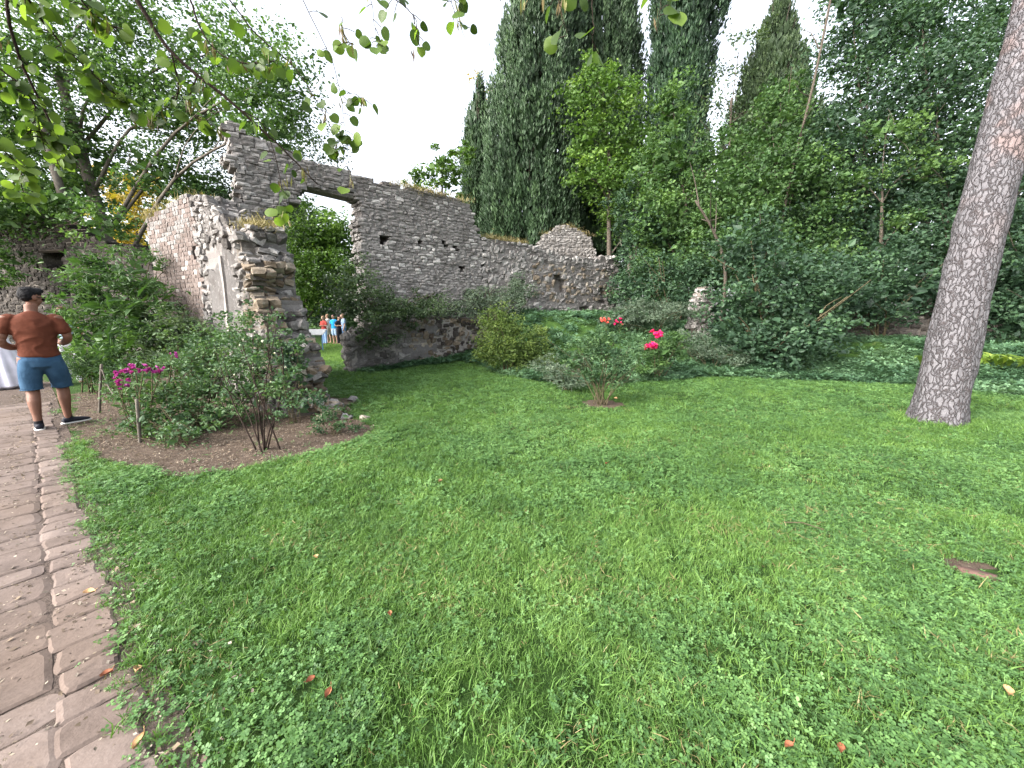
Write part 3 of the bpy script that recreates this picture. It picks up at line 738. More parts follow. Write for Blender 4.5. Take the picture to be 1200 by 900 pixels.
tree('broadleaf_tree', 'young tree with lighter yellowish leaves scattered over the dark thicket left of the pine', onground(1035, 370, 12.3), [(1040, 150, 12.8, 34, 24), (1080, 195, 12.7, 30, 24), (1005, 215, 12.8, 30, 22), (985, 300, 12.4, 30, 22), (1060, 260, 12.5, 28, 20)], 'mid', .09, dens=1.0, size=.11, group=gR, toff=.28, clump=.24)
tree('broadleaf_tree', 'airy thin leaved tree partly filling the bright gap left of the cone shaped evergreen', onground(850, 360, 17), [(848, 110, 17, 30, 34), (866, 60, 17.4, 26, 26), (842, 160, 16.8, 28, 30), (872, 130, 17, 22, 26)], 'olive', .1, dens=.5, size=.12, group=gR, clump=.26)
tree('broadleaf_tree', 'tall dark crown showing above the dense thicket where the pine trunk leaves the view', onground(1090, 370, 16.5), [(1060, 20, 16.5, 50, 40), (1120, 60, 16.5, 50, 50), (1160, 20, 16, 40, 40), (1085, -30, 16.5, 60, 30), (990, -20, 16.5, 26, 30)], 'dark', .2, dens=1.3, size=.15, group=gR, clump=.2, toff=.1)
# slender leaning stems seen through the leaves
g_l = 'thin leaning stems in the thicket'
for lab, pts, r_ in (('long pale stem leaning across the dark thicket towards the top edge', [(905, 330, 13.6), (925, 215, 13.6), (955, 90, 13.5), (985, -60, 13.4)], .055),
                     ('short bare stem leaning left low in the dark thicket', [(850, 320, 12.6), (838, 275, 12.4), (815, 235, 12.2)], .06)):
    P = [at(*p) for p in pts]; b = P[0]; t = thing('bare_sapling', lab, 'tree', (b[0], b[1], h1(b[0], b[1])), 0, g_l); o0 = origin_of(t)
    g = Geo(); tube(g, spline([o0 - (0, 0, .1)] + P, 16), np.linspace(r_, r_ * .5, 16), 7, wob=.1)
    for k in range(5):
        s0 = P[1] * (1 - k / 5) + P[-1] * k / 5; e = s0 + rng.normal(0, .5, 3) + (0, 0, .5)
        tube(g, spline([s0, (s0 + e) / 2 + rng.normal(0, .08, 3), e], 5), np.linspace(.02, .005, 5), 4, cap=False)
    g.obj('trunk', M['bark'], t, smooth=True, origin=o0)
# far wood that closes the view
def far_wood():
    L = []
    for k, px in enumerate(np.arange(-260, 1500, 46)):
        if 420 < px < 540: hh = 300
        elif 330 <= px <= 420: hh = 290
        elif px < 330: hh = 250 + 30 * math.sin(px * .05)
        elif px < 700: hh = 300
        else: hh = 200 + 40 * math.sin(px * .03)
        for py in np.arange(hh, 400, 42): L.append((px + rng.uniform(-15, 15), py, 31 + rng.uniform(-4, 4), 44, 36))
    g = crown_geo(lobes_px(L), 1.2, .45, .7, .2, .5, inner=0)
    return tag(g.obj('far_woodland', M['leaf_dark']), kind='stuff')
far_wood()

# left trees
gL = 'broadleaf trees on the left'
b = onground(150, 330, 14.6)
t = tree('plane_tree', 'big tree with leaning bare grey trunk above the dark wall on the left', b, [(60, 60, 14.6, 70, 46), (150, 90, 14.6, 60, 50), (90, 165, 14.6, 60, 40), (220, 130, 14.6, 60, 46), (20, 150, 14.6, 50, 50), (260, 60, 14.6, 60, 40), (190, 200, 14.6, 50, 30), (300, 150, 13, 46, 46), (120, 10, 14.6, 80, 30), (320, 90, 13, 50, 40)], 'mid', .22, dens=1.9, size=.12, group=gL, top=at(70, 90, 14.6), bark_='pale_bark', clump=.2, toff=.2, r_top=.6)
b = onground(112, 330, 13.6)
tree('broadleaf_tree', 'second leaning trunk further back with thin mid green leaves', b, [(30, 230, 13.5, 60, 36), (-10, 110, 13.5, 60, 60), (90, 220, 14.6, 40, 20), (-50, 240, 14.8, 60, 50)], 'mid', .16, dens=1.6, toff=.2, size=.12, group=gL, top=at(50, 150, 13.4), bark_='pale_bark', r_top=.6)
tree('broadleaf_tree', 'bushy green tree overhanging the top of the dark wall at the edge', onground(-20, 330, 14.8), [(10, 240, 14.8, 46, 30), (60, 222, 14.9, 34, 16), (-40, 230, 13, 50, 60), (120, 262, 12.0, 34, 22), (10, 245, 12.6, 50, 34), (-5, 300, 12.4, 22, 30), (75, 236, 12.4, 40, 18)], 'mid', .16, dens=1.7, toff=.18, size=.11, group=gL)
tree('sunlit_tree', 'tree with sunlight painted as yellow leaf colour between the leaning trunk and the brick wall', onground(158, 330, 20), [(155, 230, 20, 24, 34), (150, 270, 20, 26, 30), (172, 215, 20, 18, 22), (160, 300, 20, 26, 20)], 'yellow', .12, dens=1.5, size=.16, group=gL)  # sunlight on this crown is put into the leaf colour
tree('broadleaf_tree', 'bright green tree seen through the gateway behind the people', onground(352, 370, 26), [(350, 270, 26, 34, 32), (385, 275, 26, 34, 36), (360, 320, 26, 40, 36), (400, 320, 26, 36, 40), (350, 355, 26, 30, 26), (340, 240, 26, 26, 20)], 'bright', .15, dens=2.5, size=.19, group=gL, toff=-.05)
tree('broadleaf_tree', 'airy tree with sparse leaves against the white sky behind the gate pier', onground(300, 330, 17), [(300, 210, 17, 46, 40), (345, 150, 17, 40, 44), (380, 190, 17.5, 36, 30), (250, 220, 16.5, 40, 30), (320, 250, 17, 50, 30)], 'olive', .14, dens=.8, size=.12, group=gL, clump=.22)
tree('broadleaf_tree', 'small light green tree top peeping over the tall grey wall', onground(512, 330, 20), [(505, 205, 20, 22, 22), (522, 190, 20, 18, 18), (530, 215, 20, 18, 18), (490, 222, 20, 14, 12), (545, 178, 21, 10, 14)], 'bright', .12, dens=1.7, size=.14, group='trees beyond the tall wall')
tree('broadleaf_tree', 'almost leafless reddish tree top above the slender black cypress', onground(566, 300, 28), [(562, 95, 28, 22, 20), (575, 125, 28, 14, 16)], 'yellow', .1, dens=.18, size=.16, bark_='twig_dark', group='trees beyond the tall wall', twigs=14)

# big dark bush on the bank and others
def shrub(name, label, base, lobes, mat, dens=2.0, size=.06, aspect=.5, stems=7, stem_r=.012, fold=True, bark_='twig', group=None, cat='shrub', clump=.2, fill=.5, up=.35, droop=.1, toff=0.0):
    base = np.asarray(base, float); t = thing(name, label, cat, tuple(base), 0, group)
    L = lobes_px(lobes) if len(lobes[0]) > 2 else lobes
    g = Geo()
    for k in range(stems):
        c, r = L[k % len(L)]; e = c + rng.normal(0, .45, 3) * r; s0 = base + rng.normal(0, 1, 3) * (.05, .05, 0) - (0, 0, .05)
        tube(g, spline([s0, (s0 * .5 + e * .5) + rng.normal(0, .06, 3) + (0, 0, .08), e], 8), np.linspace(stem_r, stem_r * .3, 8), 5)
        for q in range(2):
            s1 = s0 * .35 + e * .65; e2 = e + rng.normal(0, .35, 3) * r
            tube(g, spline([s1, (s1 + e2) / 2 + rng.normal(0, .03, 3), e2], 5), np.linspace(stem_r * .5, stem_r * .2, 5), 4, cap=False)
    g.obj('stems', M[bark_], t, smooth=True, origin=base)
    crown_geo(L, dens, size, aspect, clump, fill, up, droop, fold, toff).obj('foliage', M['leaf_' + mat], t, origin=base)
    return t
shrub('dark_bush', 'big dark leafy bush spilling down the bank beside the stone stump', onground(900, 425, 10.3), [(905, 330, 10.6, 66, 44), (875, 370, 10.2, 46, 42), (940, 385, 9.9, 56, 38), (900, 410, 9.5, 56, 26), (960, 340, 10.8, 50, 44), (880, 290, 11, 44, 36)], 'dark', dens=2.1, size=.11, aspect=.7, stem_r=.04, stems=9)
shrub('dark_bush', 'shadowy bush reaching over the brown slope left of the pine trunk', onground(1030, 400, 11.4), [(1020, 350, 11.4, 46, 30), (1060, 340, 11.2, 50, 36), (1000, 310, 11.8, 50, 34)], 'dark', dens=1.7, size=.11, aspect=.6, stem_r=.03)
shrub('dark_bush', 'mid green bush between the lower wall end and the stone stump', onground(790, 370, 13.5), [(790, 345, 13.5, 40, 30), (760, 330, 14.2, 34, 36), (822, 320, 13.4, 30, 34)], 'dark', dens=2.0, size=.11, aspect=.6, stem_r=.03, toff=.1)
# shrub over the retaining wall
shrub('overhanging_shrub', 'fine leaved grey green shrub sprawling over the retaining wall and gate jamb', np.array((*(C0 + AD * .9 - AN * .2), 1.15)), [(418, 330, 9.9, 30, 30), (438, 365, 9.7, 34, 24), (412, 352, 9.7, 18, 18), (455, 360, 10.3, 36, 20), (485, 365, 10.6, 34, 20), (428, 393, 9.5, 14, 9), (500, 355, 11.2, 24, 16), (450, 398, 9.9, 22, 12)], 'olive', dens=1.3, size=.065, aspect=.55, stems=16, stem_r=.018)
shrub('silver_herb', 'silvery tuft of weeds at the foot of the tall wall above the yellow green bush', onground(575, 350, 12.6), [(560, 350, 12.6, 34, 16), (590, 355, 12.4, 28, 16), (535, 365, 12, 26, 12), (610, 340, 13, 18, 20)], 'grey', dens=1.5, size=.07, aspect=.4, stems=8)
shrub('yellow_green_bush', 'upright yellow green bush at the corner of the retaining wall', onground(592, 430, 9.6), [(592, 395, 9.6, 32, 24), (585, 375, 9.7, 24, 18), (605, 415, 9.4, 36, 16), (575, 412, 9.6, 20, 18), (625, 400, 9.6, 18, 16), (632, 420, 9.4, 20, 10)], 'lime', dens=2.0, size=.06, aspect=.45, stems=12)
shrub('left_bush', 'large bush of long narrow leaves behind the man and the purple flowers', onground(140, 445, 7.4), [(140, 320, 7.8, 50, 30), (115, 360, 7.4, 38, 36), (160, 365, 7.2, 44, 40), (130, 410, 7.0, 44, 32), (185, 400, 7.0, 34, 34), (100, 400, 7.2, 20, 36)], 'mid', dens=1.8, size=.13, aspect=.26, stems=12, stem_r=.02, droop=.25, group='shrubs in the planting bed', toff=.05)
shrub('grey_bush', 'soft blue green low shrub by the leaning stake at the path edge', onground(100, 450, 7.0), [(105, 430, 6.9, 26, 18), (135, 438, 6.6, 24, 14)], 'rose', dens=2.2, size=.07, aspect=.2, group='shrubs in the planting bed')
shrub('elder_shrub', 'grey green shrub against the foot of the brick faced wall', onground(205, 440, 6.9), [(205, 385, 6.9, 26, 30), (190, 415, 6.7, 22, 24), (225, 400, 6.9, 22, 22)], 'olive', dens=1.9, size=.07, aspect=.35, group='shrubs in the planting bed')
shrub('rose_bush', 'spreading rose bush with fresh green leaves in the middle of the bed', onground(235, 500, 4.75), [(200, 455, 5.0, 50, 34), (250, 440, 5.2, 46, 40), (235, 485, 4.7, 46, 26), (285, 460, 5.0, 36, 36), (280, 400, 5.3, 34, 26), (240, 405, 5.6, 36, 22), (225, 425, 5.3, 40, 20)], 'rose', dens=1.3, size=.045, aspect=.6, stems=20, stem_r=.008, group='shrubs in the planting bed', clump=.2, toff=.12)
shrub('rose_bush', 'low rose bush nearest the stake with drooping twigs', onground(215, 530, 4.15), [(180, 490, 4.4, 36, 24), (215, 508, 4.15, 38, 18), (165, 465, 4.7, 26, 20)], 'rose', dens=1.3, size=.04, aspect=.6, stems=14, stem_r=.006, group='shrubs in the planting bed', toff=.06)
shrub('young_rose', 'young rose with three bare stems and airy leaves in front of the broken wall', onground(312, 527, 3.95), [(310, 430, 4.0, 36, 34), (300, 380, 4.2, 32, 28), (325, 465, 4.0, 24, 26), (280, 430, 4.2, 24, 28), (340, 395, 4.1, 18, 22), (282, 378, 4.3, 22, 16), (262, 405, 4.4, 20, 18)], 'rose', dens=.55, size=.042, aspect=.6, stems=9, stem_r=.009, group='shrubs in the planting bed', bark_='twig_dark', toff=.1)
shrub('small_shrub', 'small round shrub with tiny leaves at the right tip of the soil bed', onground(395, 512, 4.5), [(398, 495, 4.55, 24, 16), (385, 485, 4.7, 16, 12)], 'rose', dens=1.0, size=.035, aspect=.55, stems=10, stem_r=.004, group='shrubs in the planting bed')
shrub('wall_creeper', 'green creeper climbing the inner side of the broken wall end', onground(345, 470, 5.1), [(345, 440, 5.2, 18, 30), (335, 410, 5.3, 14, 18), (360, 470, 5.0, 26, 14), (350, 400, 5.4, 12, 12), (300, 350, 6.0, 14, 16)], 'dark', dens=1.4, size=.05, aspect=.75, stems=8, stem_r=.006, toff=.15)
shrub('centre_rose_bush', 'open vase shaped rose bush on its own round of bare soil in the lawn', gp(705, 474), [(700, 415, 6.3, 46, 22), (675, 425, 6.25, 22, 20), (730, 425, 6.3, 22, 22), (705, 395, 6.4, 34, 14), (705, 440, 6.25, 34, 14)], 'rose', dens=.95, size=.05, aspect=.5, stems=16, stem_r=.009, clump=.2, toff=-.02)
shrub('grey_shrub', 'low silver grey shrub between the yellow green bush and the lawn rose', onground(665, 450, 7.4), [(650, 440, 7.4, 24, 11), (680, 428, 7.6, 20, 12), (640, 425, 7.8, 18, 10), (665, 447, 7.2, 24, 8)], 'grey', dens=1.7, size=.05, aspect=.4)
shrub('grey_shrub', 'wide silvery shrub below the end of the lower wall', onground(770, 370, 11.3), [(760, 365, 11.3, 34, 13), (730, 372, 11.1, 26, 12), (800, 368, 11.4, 26, 12)], 'grey', dens=1.8, size=.08, aspect=.3, toff=-.1)
shrub('grey_shrub', 'silvery low mound on the bank edge between the crimson flowers and the big dark bush', onground(835, 425, 9.6), [(830, 410, 9.7, 30, 10), (862, 420, 9.4, 26, 8), (805, 395, 10.2, 24, 10)], 'grey', dens=1.3, size=.06, aspect=.4, toff=-.15)
shrub('peony_bush', 'round leafy clump carrying the two crimson flower heads', onground(772, 432, 8.6), [(770, 415, 8.6, 26, 16), (790, 405, 8.7, 22, 16), (760, 428, 8.4, 20, 9)], 'mid', dens=2.0, size=.09, aspect=.3, toff=.05)

# ------------------------------------------------------------------ flowers
def flower_mesh(name, col, r, petals=14, var=.2):
    g = Geo()
    for k in range(petals):
        a = k * 2.4; tl = rng.uniform(.2, 1.2); rr = r * rng.uniform(.6, 1.05)
        d = np.array((math.cos(a) * math.cos(tl), math.sin(a) * math.cos(tl), math.sin(tl))); s = np.cross(d, (0, 0, 1)); s /= np.linalg.norm(s); n = np.cross(s, d)
        w_ = rr * .42
        g.add([d * rr * .08, d * rr * .55 + s * w_ + n * .2 * rr, d * rr + n * .05 * rr, d * rr * .55 - s * w_ + n * .2 * rr], [(0, 1, 2, 3)], None, rng.random())
    m = leaf_mat(name + '_petals', tuple(c * .45 for c in col), col, tuple(min(1, c * 1.35 + .03) for c in col), .25)
    return g.mesh('flower', m)
crim = flower_mesh('crimson', (.75, .02, .16), .085, 22); coral = flower_mesh('coral', (.72, .13, .10), .07, 18); purp = flower_mesh('purple', (.34, .03, .26), .04, 14); white = flower_mesh('white', (.7, .68, .66), .028, 9)
def flower_plant(name, label, heads, base, me, sc, cluster=5, spread=.07, group=None, mat="mid"):
    base = np.asarray(base, float); t = thing(name, label, 'flower', tuple(base), 0, group); g = Geo()
    for c in heads:
        tube(g, spline([base, (base + c) / 2 + rng.normal(0, .03, 3), c], 6) - base, .006, 5)
        for q in range(cluster):
            o = link('flower', me, t); o.location = Vector(c - base + rng.normal(0, spread, 3) * (1, 1, .8)); o.scale = (sc * rng.uniform(.7, 1.1),) * 3; o.rotation_euler = (rng.uniform(-1, 1) + .5, rng.uniform(-1, 1), rng.uniform(0, 6))
    g.obj('stem', M['twig'], t)
    n = 30 * len(heads); P = np.concatenate([base + (c - base) * rng.uniform(.1, .8, (30, 1)) + rng.normal(0, .05, (30, 3)) for c in heads])
    V, Q, T = leaf_cloud(P, .09, .3, rng.uniform(.3, .8, n), fold=True); gg = Geo(); gg.add(V, Q, None, T); gg.obj('leaves', M['leaf_' + mat], t, origin=base)
gf = 'blooming flowers'
flower_plant('crimson_flower', 'lower, larger crimson pink flower cluster on the bank', [at(765, 407, 8.3)], onground(768, 430, 8.4), crim, 1.35, 13, .042, gf)
flower_plant('crimson_flower', 'upper crimson pink flower head just above the larger one', [at(770, 394, 8.4)], onground(774, 430, 8.5), crim, 1.15, 10, .045, gf)
flower_plant('coral_flower', 'faded coral flower head below the lower wall, left of the red one', [at(709, 377, 10.8)], onground(711, 390, 10.8), coral, 1.1, 7, .07, gf)
flower_plant('red_flower', 'small bright red flower head right of the faded coral one', [at(727, 376, 10.8)], onground(727, 390, 10.8), crim, .9, 6, .06, gf)
purples = [(202, 418, 5.0), (168, 434, 4.45), (178, 433, 4.4), (189, 434, 4.45), (159, 436, 4.5), (143, 448, 4.4), (138, 453, 4.35), (141, 438, 4.6), (152, 431, 4.6)]
for lab, sel in (('cluster of purple flowers hanging low by the leaning stake', purples[4:]), ('bright purple flowers in a row on top of the rose bushes', purples[1:4]), ('single magenta bloom standing highest above the bed', purples[:1])):
    flower_plant('purple_flower', lab, [at(*p) for p in sel], onground(sel[0][0], 490, sel[0][2]), purp, 1.2, 4, .03, gf)
t = thing('white_rose_blooms', 'scattered tiny white roses on the airy young rose', 'flower', tuple(at(300, 430, 4.1)), 0, gf); o0 = origin_of(t); g = Geo()
for px, py in ((286, 398), (282, 405), (296, 432), (298, 390), (318, 448), (268, 384), (335, 430), (305, 470), (308, 400), (275, 440), (322, 415)):
    c = at(px, py, rng.uniform(3.9, 4.2)); o = link('flower', white, t); o.location = Vector(c - o0); o.rotation_euler = (rng.uniform(0, 2), rng.uniform(-1, 1), 0)
    tube(g, [c - o0, c - o0 + (rng.uniform(-.04, .04), .02, -.12)], .003, 4)
g.obj('stem', M['twig'], t)

# hart's tongue clump at the right
base = onground(1176, 440, 8.1); fern = thing('fern_clump', 'clump of long yellow green strap leaves right of the pine trunk', 'fern', tuple(base))
m_fern = leaf_mat('fern_leaf', (.05, .09, .015), (.14, .22, .035), (.32, .40, .08), .3)
for k in range(46):
    c0 = rng.normal(0, 1, 2) * (.5, .18); a = rng.uniform(0, 2 * PI); L_ = rng.uniform(.5, .85); g = Geo(); n = 8; V = []
    s = np.array((-math.sin(a), math.cos(a), 0))
    for q in range(n):
        u = q / (n - 1); p = np.array((c0[0] + math.cos(a) * L_ * u * .9, c0[1] + math.sin(a) * L_ * u * .9, .02 + L_ * (u * 1.05 - u * u * .75))); wd = .042 * math.sin(PI * min(.98, u * .9 + .08)) + .002
        V += [p - s * wd + (0, 0, .008), p, p + s * wd + (0, 0, .008)]
    Q = [(3 * q + e, 3 * q + e + 1, 3 * q + e + 4, 3 * q + e + 3) for q in range(n - 1) for e in (0, 1)]
    g.add(V, Q, None, rng.uniform(.2, 1)); g.obj('frond', m_fern, fern, smooth=True)

# ------------------------------------------------------------------ the leaning pine on the right
def pine():
    b0 = gp(1095, 497); p1 = at(1140, 300, 5.2); p2 = at(1180, 150, 5.45); p3 = at(1218, 0, 5.75)
    t = thing('leaning_pine', 'thick leaning pine trunk with flaky grey plated bark on the lawn', 'tree', (b0[0], b0[1], 0)); o0 = origin_of(t)
    up = p3 + (p3 - p2) * 2.4
    ctr = spline([b0 - (0, 0, .15) , b0 + (0.02, 0, .12), p1, p2, p3, up], 150)
    # half widths measured in the photograph at those heights
    zs = ctr[:, 2]; hw = np.interp(zs, [0, .3, p1[2], p2[2], p3[2], up[2]], [.265, .252, .24, .235, .23, .18])
    sides = 160; a = np.arange(sides) * 2 * PI / sides
    tan = np.gradient(ctr, axis=0); tan /= np.linalg.norm(tan, axis=1)[:, None]
    u = np.cross(tan, (0, 1, 0)); u /= np.linalg.norm(u, axis=1)[:, None]; v = np.cross(tan, u)
    m, nt, bs = mat_base('pine_bark', .9, .15)
    co = nt.nodes.new('ShaderNodeAttribute'); co.attribute_name = 'bark_uv'
    c0 = co.outputs['Vector']
    nA = nt.nodes.new('ShaderNodeTexNoise'); nA.inputs['Scale'].default_value = 9; nA.inputs['Detail'].default_value = 4; nt.links.new(c0, nA.inputs['Vector'])
    nB = nt.nodes.new('ShaderNodeTexNoise'); nB.inputs['Scale'].default_value = 34; nB.inputs['Detail'].default_value = 3; nt.links.new(c0, nB.inputs['Vector'])
    wv = mixc(nt, .035, mixc(nt, .13, c0, nA.outputs['Color'], 'ADD'), nB.outputs['Color'], 'ADD')
    mp = nt.nodes.new('ShaderNodeMapping'); mp.inputs['Scale'].default_value = (1, 1, .42); nt.links.new(wv, mp.inputs[0])
    vo = nt.nodes.new('ShaderNodeTexVoronoi'); vo.feature = 'DISTANCE_TO_EDGE'; vo.inputs['Scale'].default_value = 19; nt.links.new(mp.outputs[0], vo.inputs['Vector'])
    vc = nt.nodes.new('ShaderNodeTexVoronoi'); vc.inputs['Scale'].default_value = 19; nt.links.new(mp.outputs[0], vc.inputs['Vector'])
    sx = nt.nodes.new('ShaderNodeSeparateColor'); nt.links.new(vc.outputs['Color'], sx.inputs[0])
    plate = ramp(nt, [(0, (.085, .081, .087)), (.5, (.125, .120, .128)), (1, (.17, .165, .174))], math_(nt, 'ADD', math_(nt, 'MULTIPLY', sx.outputs[0], .3), math_(nt, 'MULTIPLY', nz(nt, 30, 6, .75), .7)))
    # reddish, freshly flaked patches higher up
    spx = nt.nodes.new('ShaderNodeSeparateXYZ'); nt.links.new(nt.nodes.new('ShaderNodeNewGeometry').outputs['Position'], spx.inputs[0])
    hi = ramp(nt, [(.35, (0, 0, 0)), (.55, (1, 1, 1))], math_(nt, 'DIVIDE', spx.outputs[2], 6.0))
    pf = math_(nt, 'MULTIPLY', hi, ramp(nt, [(.5, (0, 0, 0)), (.62, (1, 1, 1))], nz(nt, 2.6, 3, .5)))
    plate = mixc(nt, math_(nt, 'MULTIPLY', pf, .4), plate, (.20, .125, .105))
    crack = ramp(nt, [(0.0, (.0, .0, .0)), (.05, (.6, .6, .6)), (.10, (1, 1, 1))], math_(nt, 'ADD', vo.outputs[0], math_(nt, 'MULTIPLY', math_(nt, 'SUBTRACT', nz(nt, 38, 5, .7), .5), .10)))
    col = mixc(nt, crack, (.055, .045, .045), plate); nt.links.new(col, bs.inputs['Base Color'])
    bump(nt, bs, math_(nt, 'ADD', ramp(nt, [(0, (0, 0, 0)), (.16, (1, 1, 1))], vo.outputs[0]), math_(nt, 'MULTIPLY', nz(nt, 60, 5, .7), .5)), .9, .03)
    V = []; UV = []
    s_len = np.concatenate([[0], np.cumsum(np.linalg.norm(np.diff(ctr, axis=0), axis=1))])
    for i in range(len(ctr)):
        q = np.stack([np.cos(a) * .32, np.sin(a) * .32, np.full(sides, s_len[i])], -1)
        rel = (vnoise(q * (1, 1, .35), 9) - .5) * .05 + (vnoise(q * (1, 1, .6), 26) - .5) * .028
        flare = 1 + .13 * math.exp(-max(0, zs[i]) * 7) * (1.2 + .9 * np.sin(a * 5 + 1))
        r = hw[i] * flare + rel * .55
        V.append(ctr[i] + (np.cos(a) * r)[:, None] * u[i] + (np.sin(a) * r)[:, None] * v[i]); UV.append(q)
    V = np.concatenate(V) - o0; UV = np.concatenate(UV)
    i = np.arange(len(ctr) - 1)[:, None] * sides; j = np.arange(sides)[None]; j2 = (j + 1) % sides
    Q = np.stack([i + j, i + j2, i + sides + j2, i + sides + j], -1).reshape(-1, 4)
    me = np_mesh('trunk', V, [Q[:, ::-1]], m, None, True)
    at_ = me.attributes.new('bark_uv', 'FLOAT_VECTOR', 'POINT'); at_.data.foreach_set('vector', UV.astype(np.float32).ravel())
    link('trunk', me, t)
    # crown far overhead
    g = Geo(); L = []
    for k in range(7):
        e = up + np.array((rng.uniform(-3, 3), rng.uniform(-2.5, 2.5), rng.uniform(.2, 1.6)))
        tube(g, spline([up - (0, 0, .3), (up + e) / 2 + (0, 0, .2), e], 7), np.linspace(.12, .03, 7), 6); L.append((e, (1.3, 1.3, .6)))
    g.obj('limb', m, t, smooth=True, origin=o0)
    crown_geo(L, .5, .22, .15, .2, .5).obj('crown', M['leaf_cypress'], t, origin=o0)
pine()

# ------------------------------------------------------------------ the overhanging leafy branch near the camera
def round_leaf(k):
    r = np.random.default_rng(200 + k); n = 14; V = [(0, 0, 0)]; cup = r.uniform(.15, .6)
    for q in range(n):
        a = q / n * 2 * PI; rad = .5 * (1 - .28 * max(0, math.cos(a)) ** 6 * 1.0) * (1 + r.uniform(-.03, .03))
        if q == n // 2: rad *= 1.12
        V.append((-math.cos(a) * rad + .45, math.sin(a) * rad * 1.05, cup * rad * rad * 1.2 * abs(math.sin(a)) + r.uniform(-.015, .015)))
    V[0] = (.42, 0, -.02)
    T = [(0, 1 + q, 1 + (q + 1) % n) for q in range(n)]
    return np.array(V), np.array(T)
m_rl = leaf_mat('round_leaf', (.03, .055, .014), (.075, .13, .024), (.17, .25, .05), .5, .45)
RL = [np_mesh('leaf', *(lambda vt: (vt[0], [vt[1]]))(round_leaf(k % 4)), m_rl, {'tint': np.full(14, .05 + .12 * k)}, True) for k in range(8)]
def overhang(label, twigs, y0, nleaf, lsize, pods=10, boughs=(), loc=None):
    """twigs: polylines in bearings (px,py) with distance; leaves sit along them on short stalks"""
    P0 = at(*twigs[0][0][0]); t = thing('overhanging_branch', label, 'branch', tuple(P0), 0, 'judas tree branches hanging into view'); o0 = origin_of(t)
    g = Geo(); paths = []
    for pts, r_, lw in twigs:
        S = spline([at(*p) for p in pts], 26); S += np.cumsum(rng.normal(0, .0022, S.shape), 0)
        tube(g, S, np.linspace(r_, r_ * .3, 26), 6); paths.append((S, lw))
    tot = sum(lw for _, lw in paths)
    sg = Geo()
    for S, lw in paths:
        for q in range(int(round(nleaf * lw / tot))):
            u = rng.beta(1.6, 1.1) * 25; k = int(u); b = S[k] + (S[min(k + 1, 25)] - S[k]) * (u - k)
            d = rng.normal(0, 1, 3); d[2] = -abs(d[2]) * .5; d /= np.linalg.norm(d); ln = rng.uniform(.02, .07)
            e = b + d * ln; tube(g, [b, (b + e) / 2 + (0, 0, .004), e], .0022, 4, cap=False)
            o = link('leaf', RL[rng.integers(8)], t); sz = lsize * rng.uniform(.65, 1.2); o.scale = (sz, sz, sz)
            dd = Vector((d[0], d[1], d[2] - rng.uniform(.2, 1.2))).normalized(); nrm = Vector(rng.normal(0, 1, 3).tolist()); nrm.z = abs(nrm.z) * .6 + .2
            yy = nrm.cross(dd).normalized(); zz = dd.cross(yy)
            o.matrix_local = Matrix.Translation(Vector(e - o0)) @ Matrix((dd, yy, zz)).transposed().to_4x4() @ Matrix.Diagonal((sz, sz, sz, 1))
    g.obj('twigs', M['twig_dark'], t, smooth=True, origin=o0)
    if pods:
        pg = Geo()
        for q in range(pods):
            S, lw = paths[rng.integers(len(paths))]; b = S[rng.integers(8, 26)] + rng.normal(0, .02, 3)
            for z in range(rng.integers(2, 6)):
                L_ = rng.uniform(.05, .09); e = b + np.array((rng.uniform(-.02, .02), rng.uniform(-.02, .02), -L_)); s = rng.normal(0, 1, 3) * (1, 1, 0); s = s / np.linalg.norm(s) * .006
                b2 = b + rng.normal(0, .015, 3); m2 = (b2 + e) / 2
                pg.add([b2, m2 + s, e, m2 - s], [(0, 1, 2, 3)], None, rng.random())
        o = pg.obj('seed_pods', leaf_mat('seed_pod', (.06, .035, .02), (.14, .11, .04), (.2, .2, .07), .3), t, origin=o0); o['kind'] = 'stuff'
overhang('dark diagonal branch hung with round leaves reaching down over the gate pier', [
    ([(150, -20, 2.6), (200, 60, 2.7), (270, 120, 2.8), (330, 175, 2.9), (372, 218, 3.0)], .013, 3),
    ([(215, -20, 2.7), (245, 50, 2.75), (290, 80, 2.8), (340, 75, 2.9)], .006, 3),
    ([(255, -20, 2.6), (300, 40, 2.7), (345, 80, 2.8), (385, 150, 2.9), (405, 180, 3.0)], .005, 4),
    ([(200, 60, 2.7), (205, 110, 2.75), (175, 140, 2.8)], .005, 2),
    ([(285, 130, 2.8), (310, 150, 2.85), (330, 215, 2.9), (320, 260, 2.9)], .004, 2),
    ([(230, 90, 2.75), (222, 130, 2.8), (262, 150, 2.85)], .004, 2),
    ([(345, -20, 2.6), (390, 80, 2.8), (405, 160, 2.9), (410, 240, 3.0)], .003, 2)], 2.8, 120, .072, 30)
overhang('leafy branch drooping from the top corner above the path', [
    ([(5, -20, 2.6), (20, 60, 2.7), (60, 150, 2.9), (70, 200, 3.0)], .010, 3),
    ([(20, -20, 2.3), (60, 40, 2.5), (110, 90, 2.6), (150, 125, 2.7)], .007, 4),
    ([(-30, 60, 2.4), (30, 110, 2.5), (50, 170, 2.6)], .006, 4),
    ([(80, -20, 2.5), (110, 20, 2.6), (140, 40, 2.7)], .005, 2),
    ([(-30, 150, 2.5), (15, 190, 2.6), (30, 235, 2.7)], .005, 3)], 2.6, 240, .07, 10)
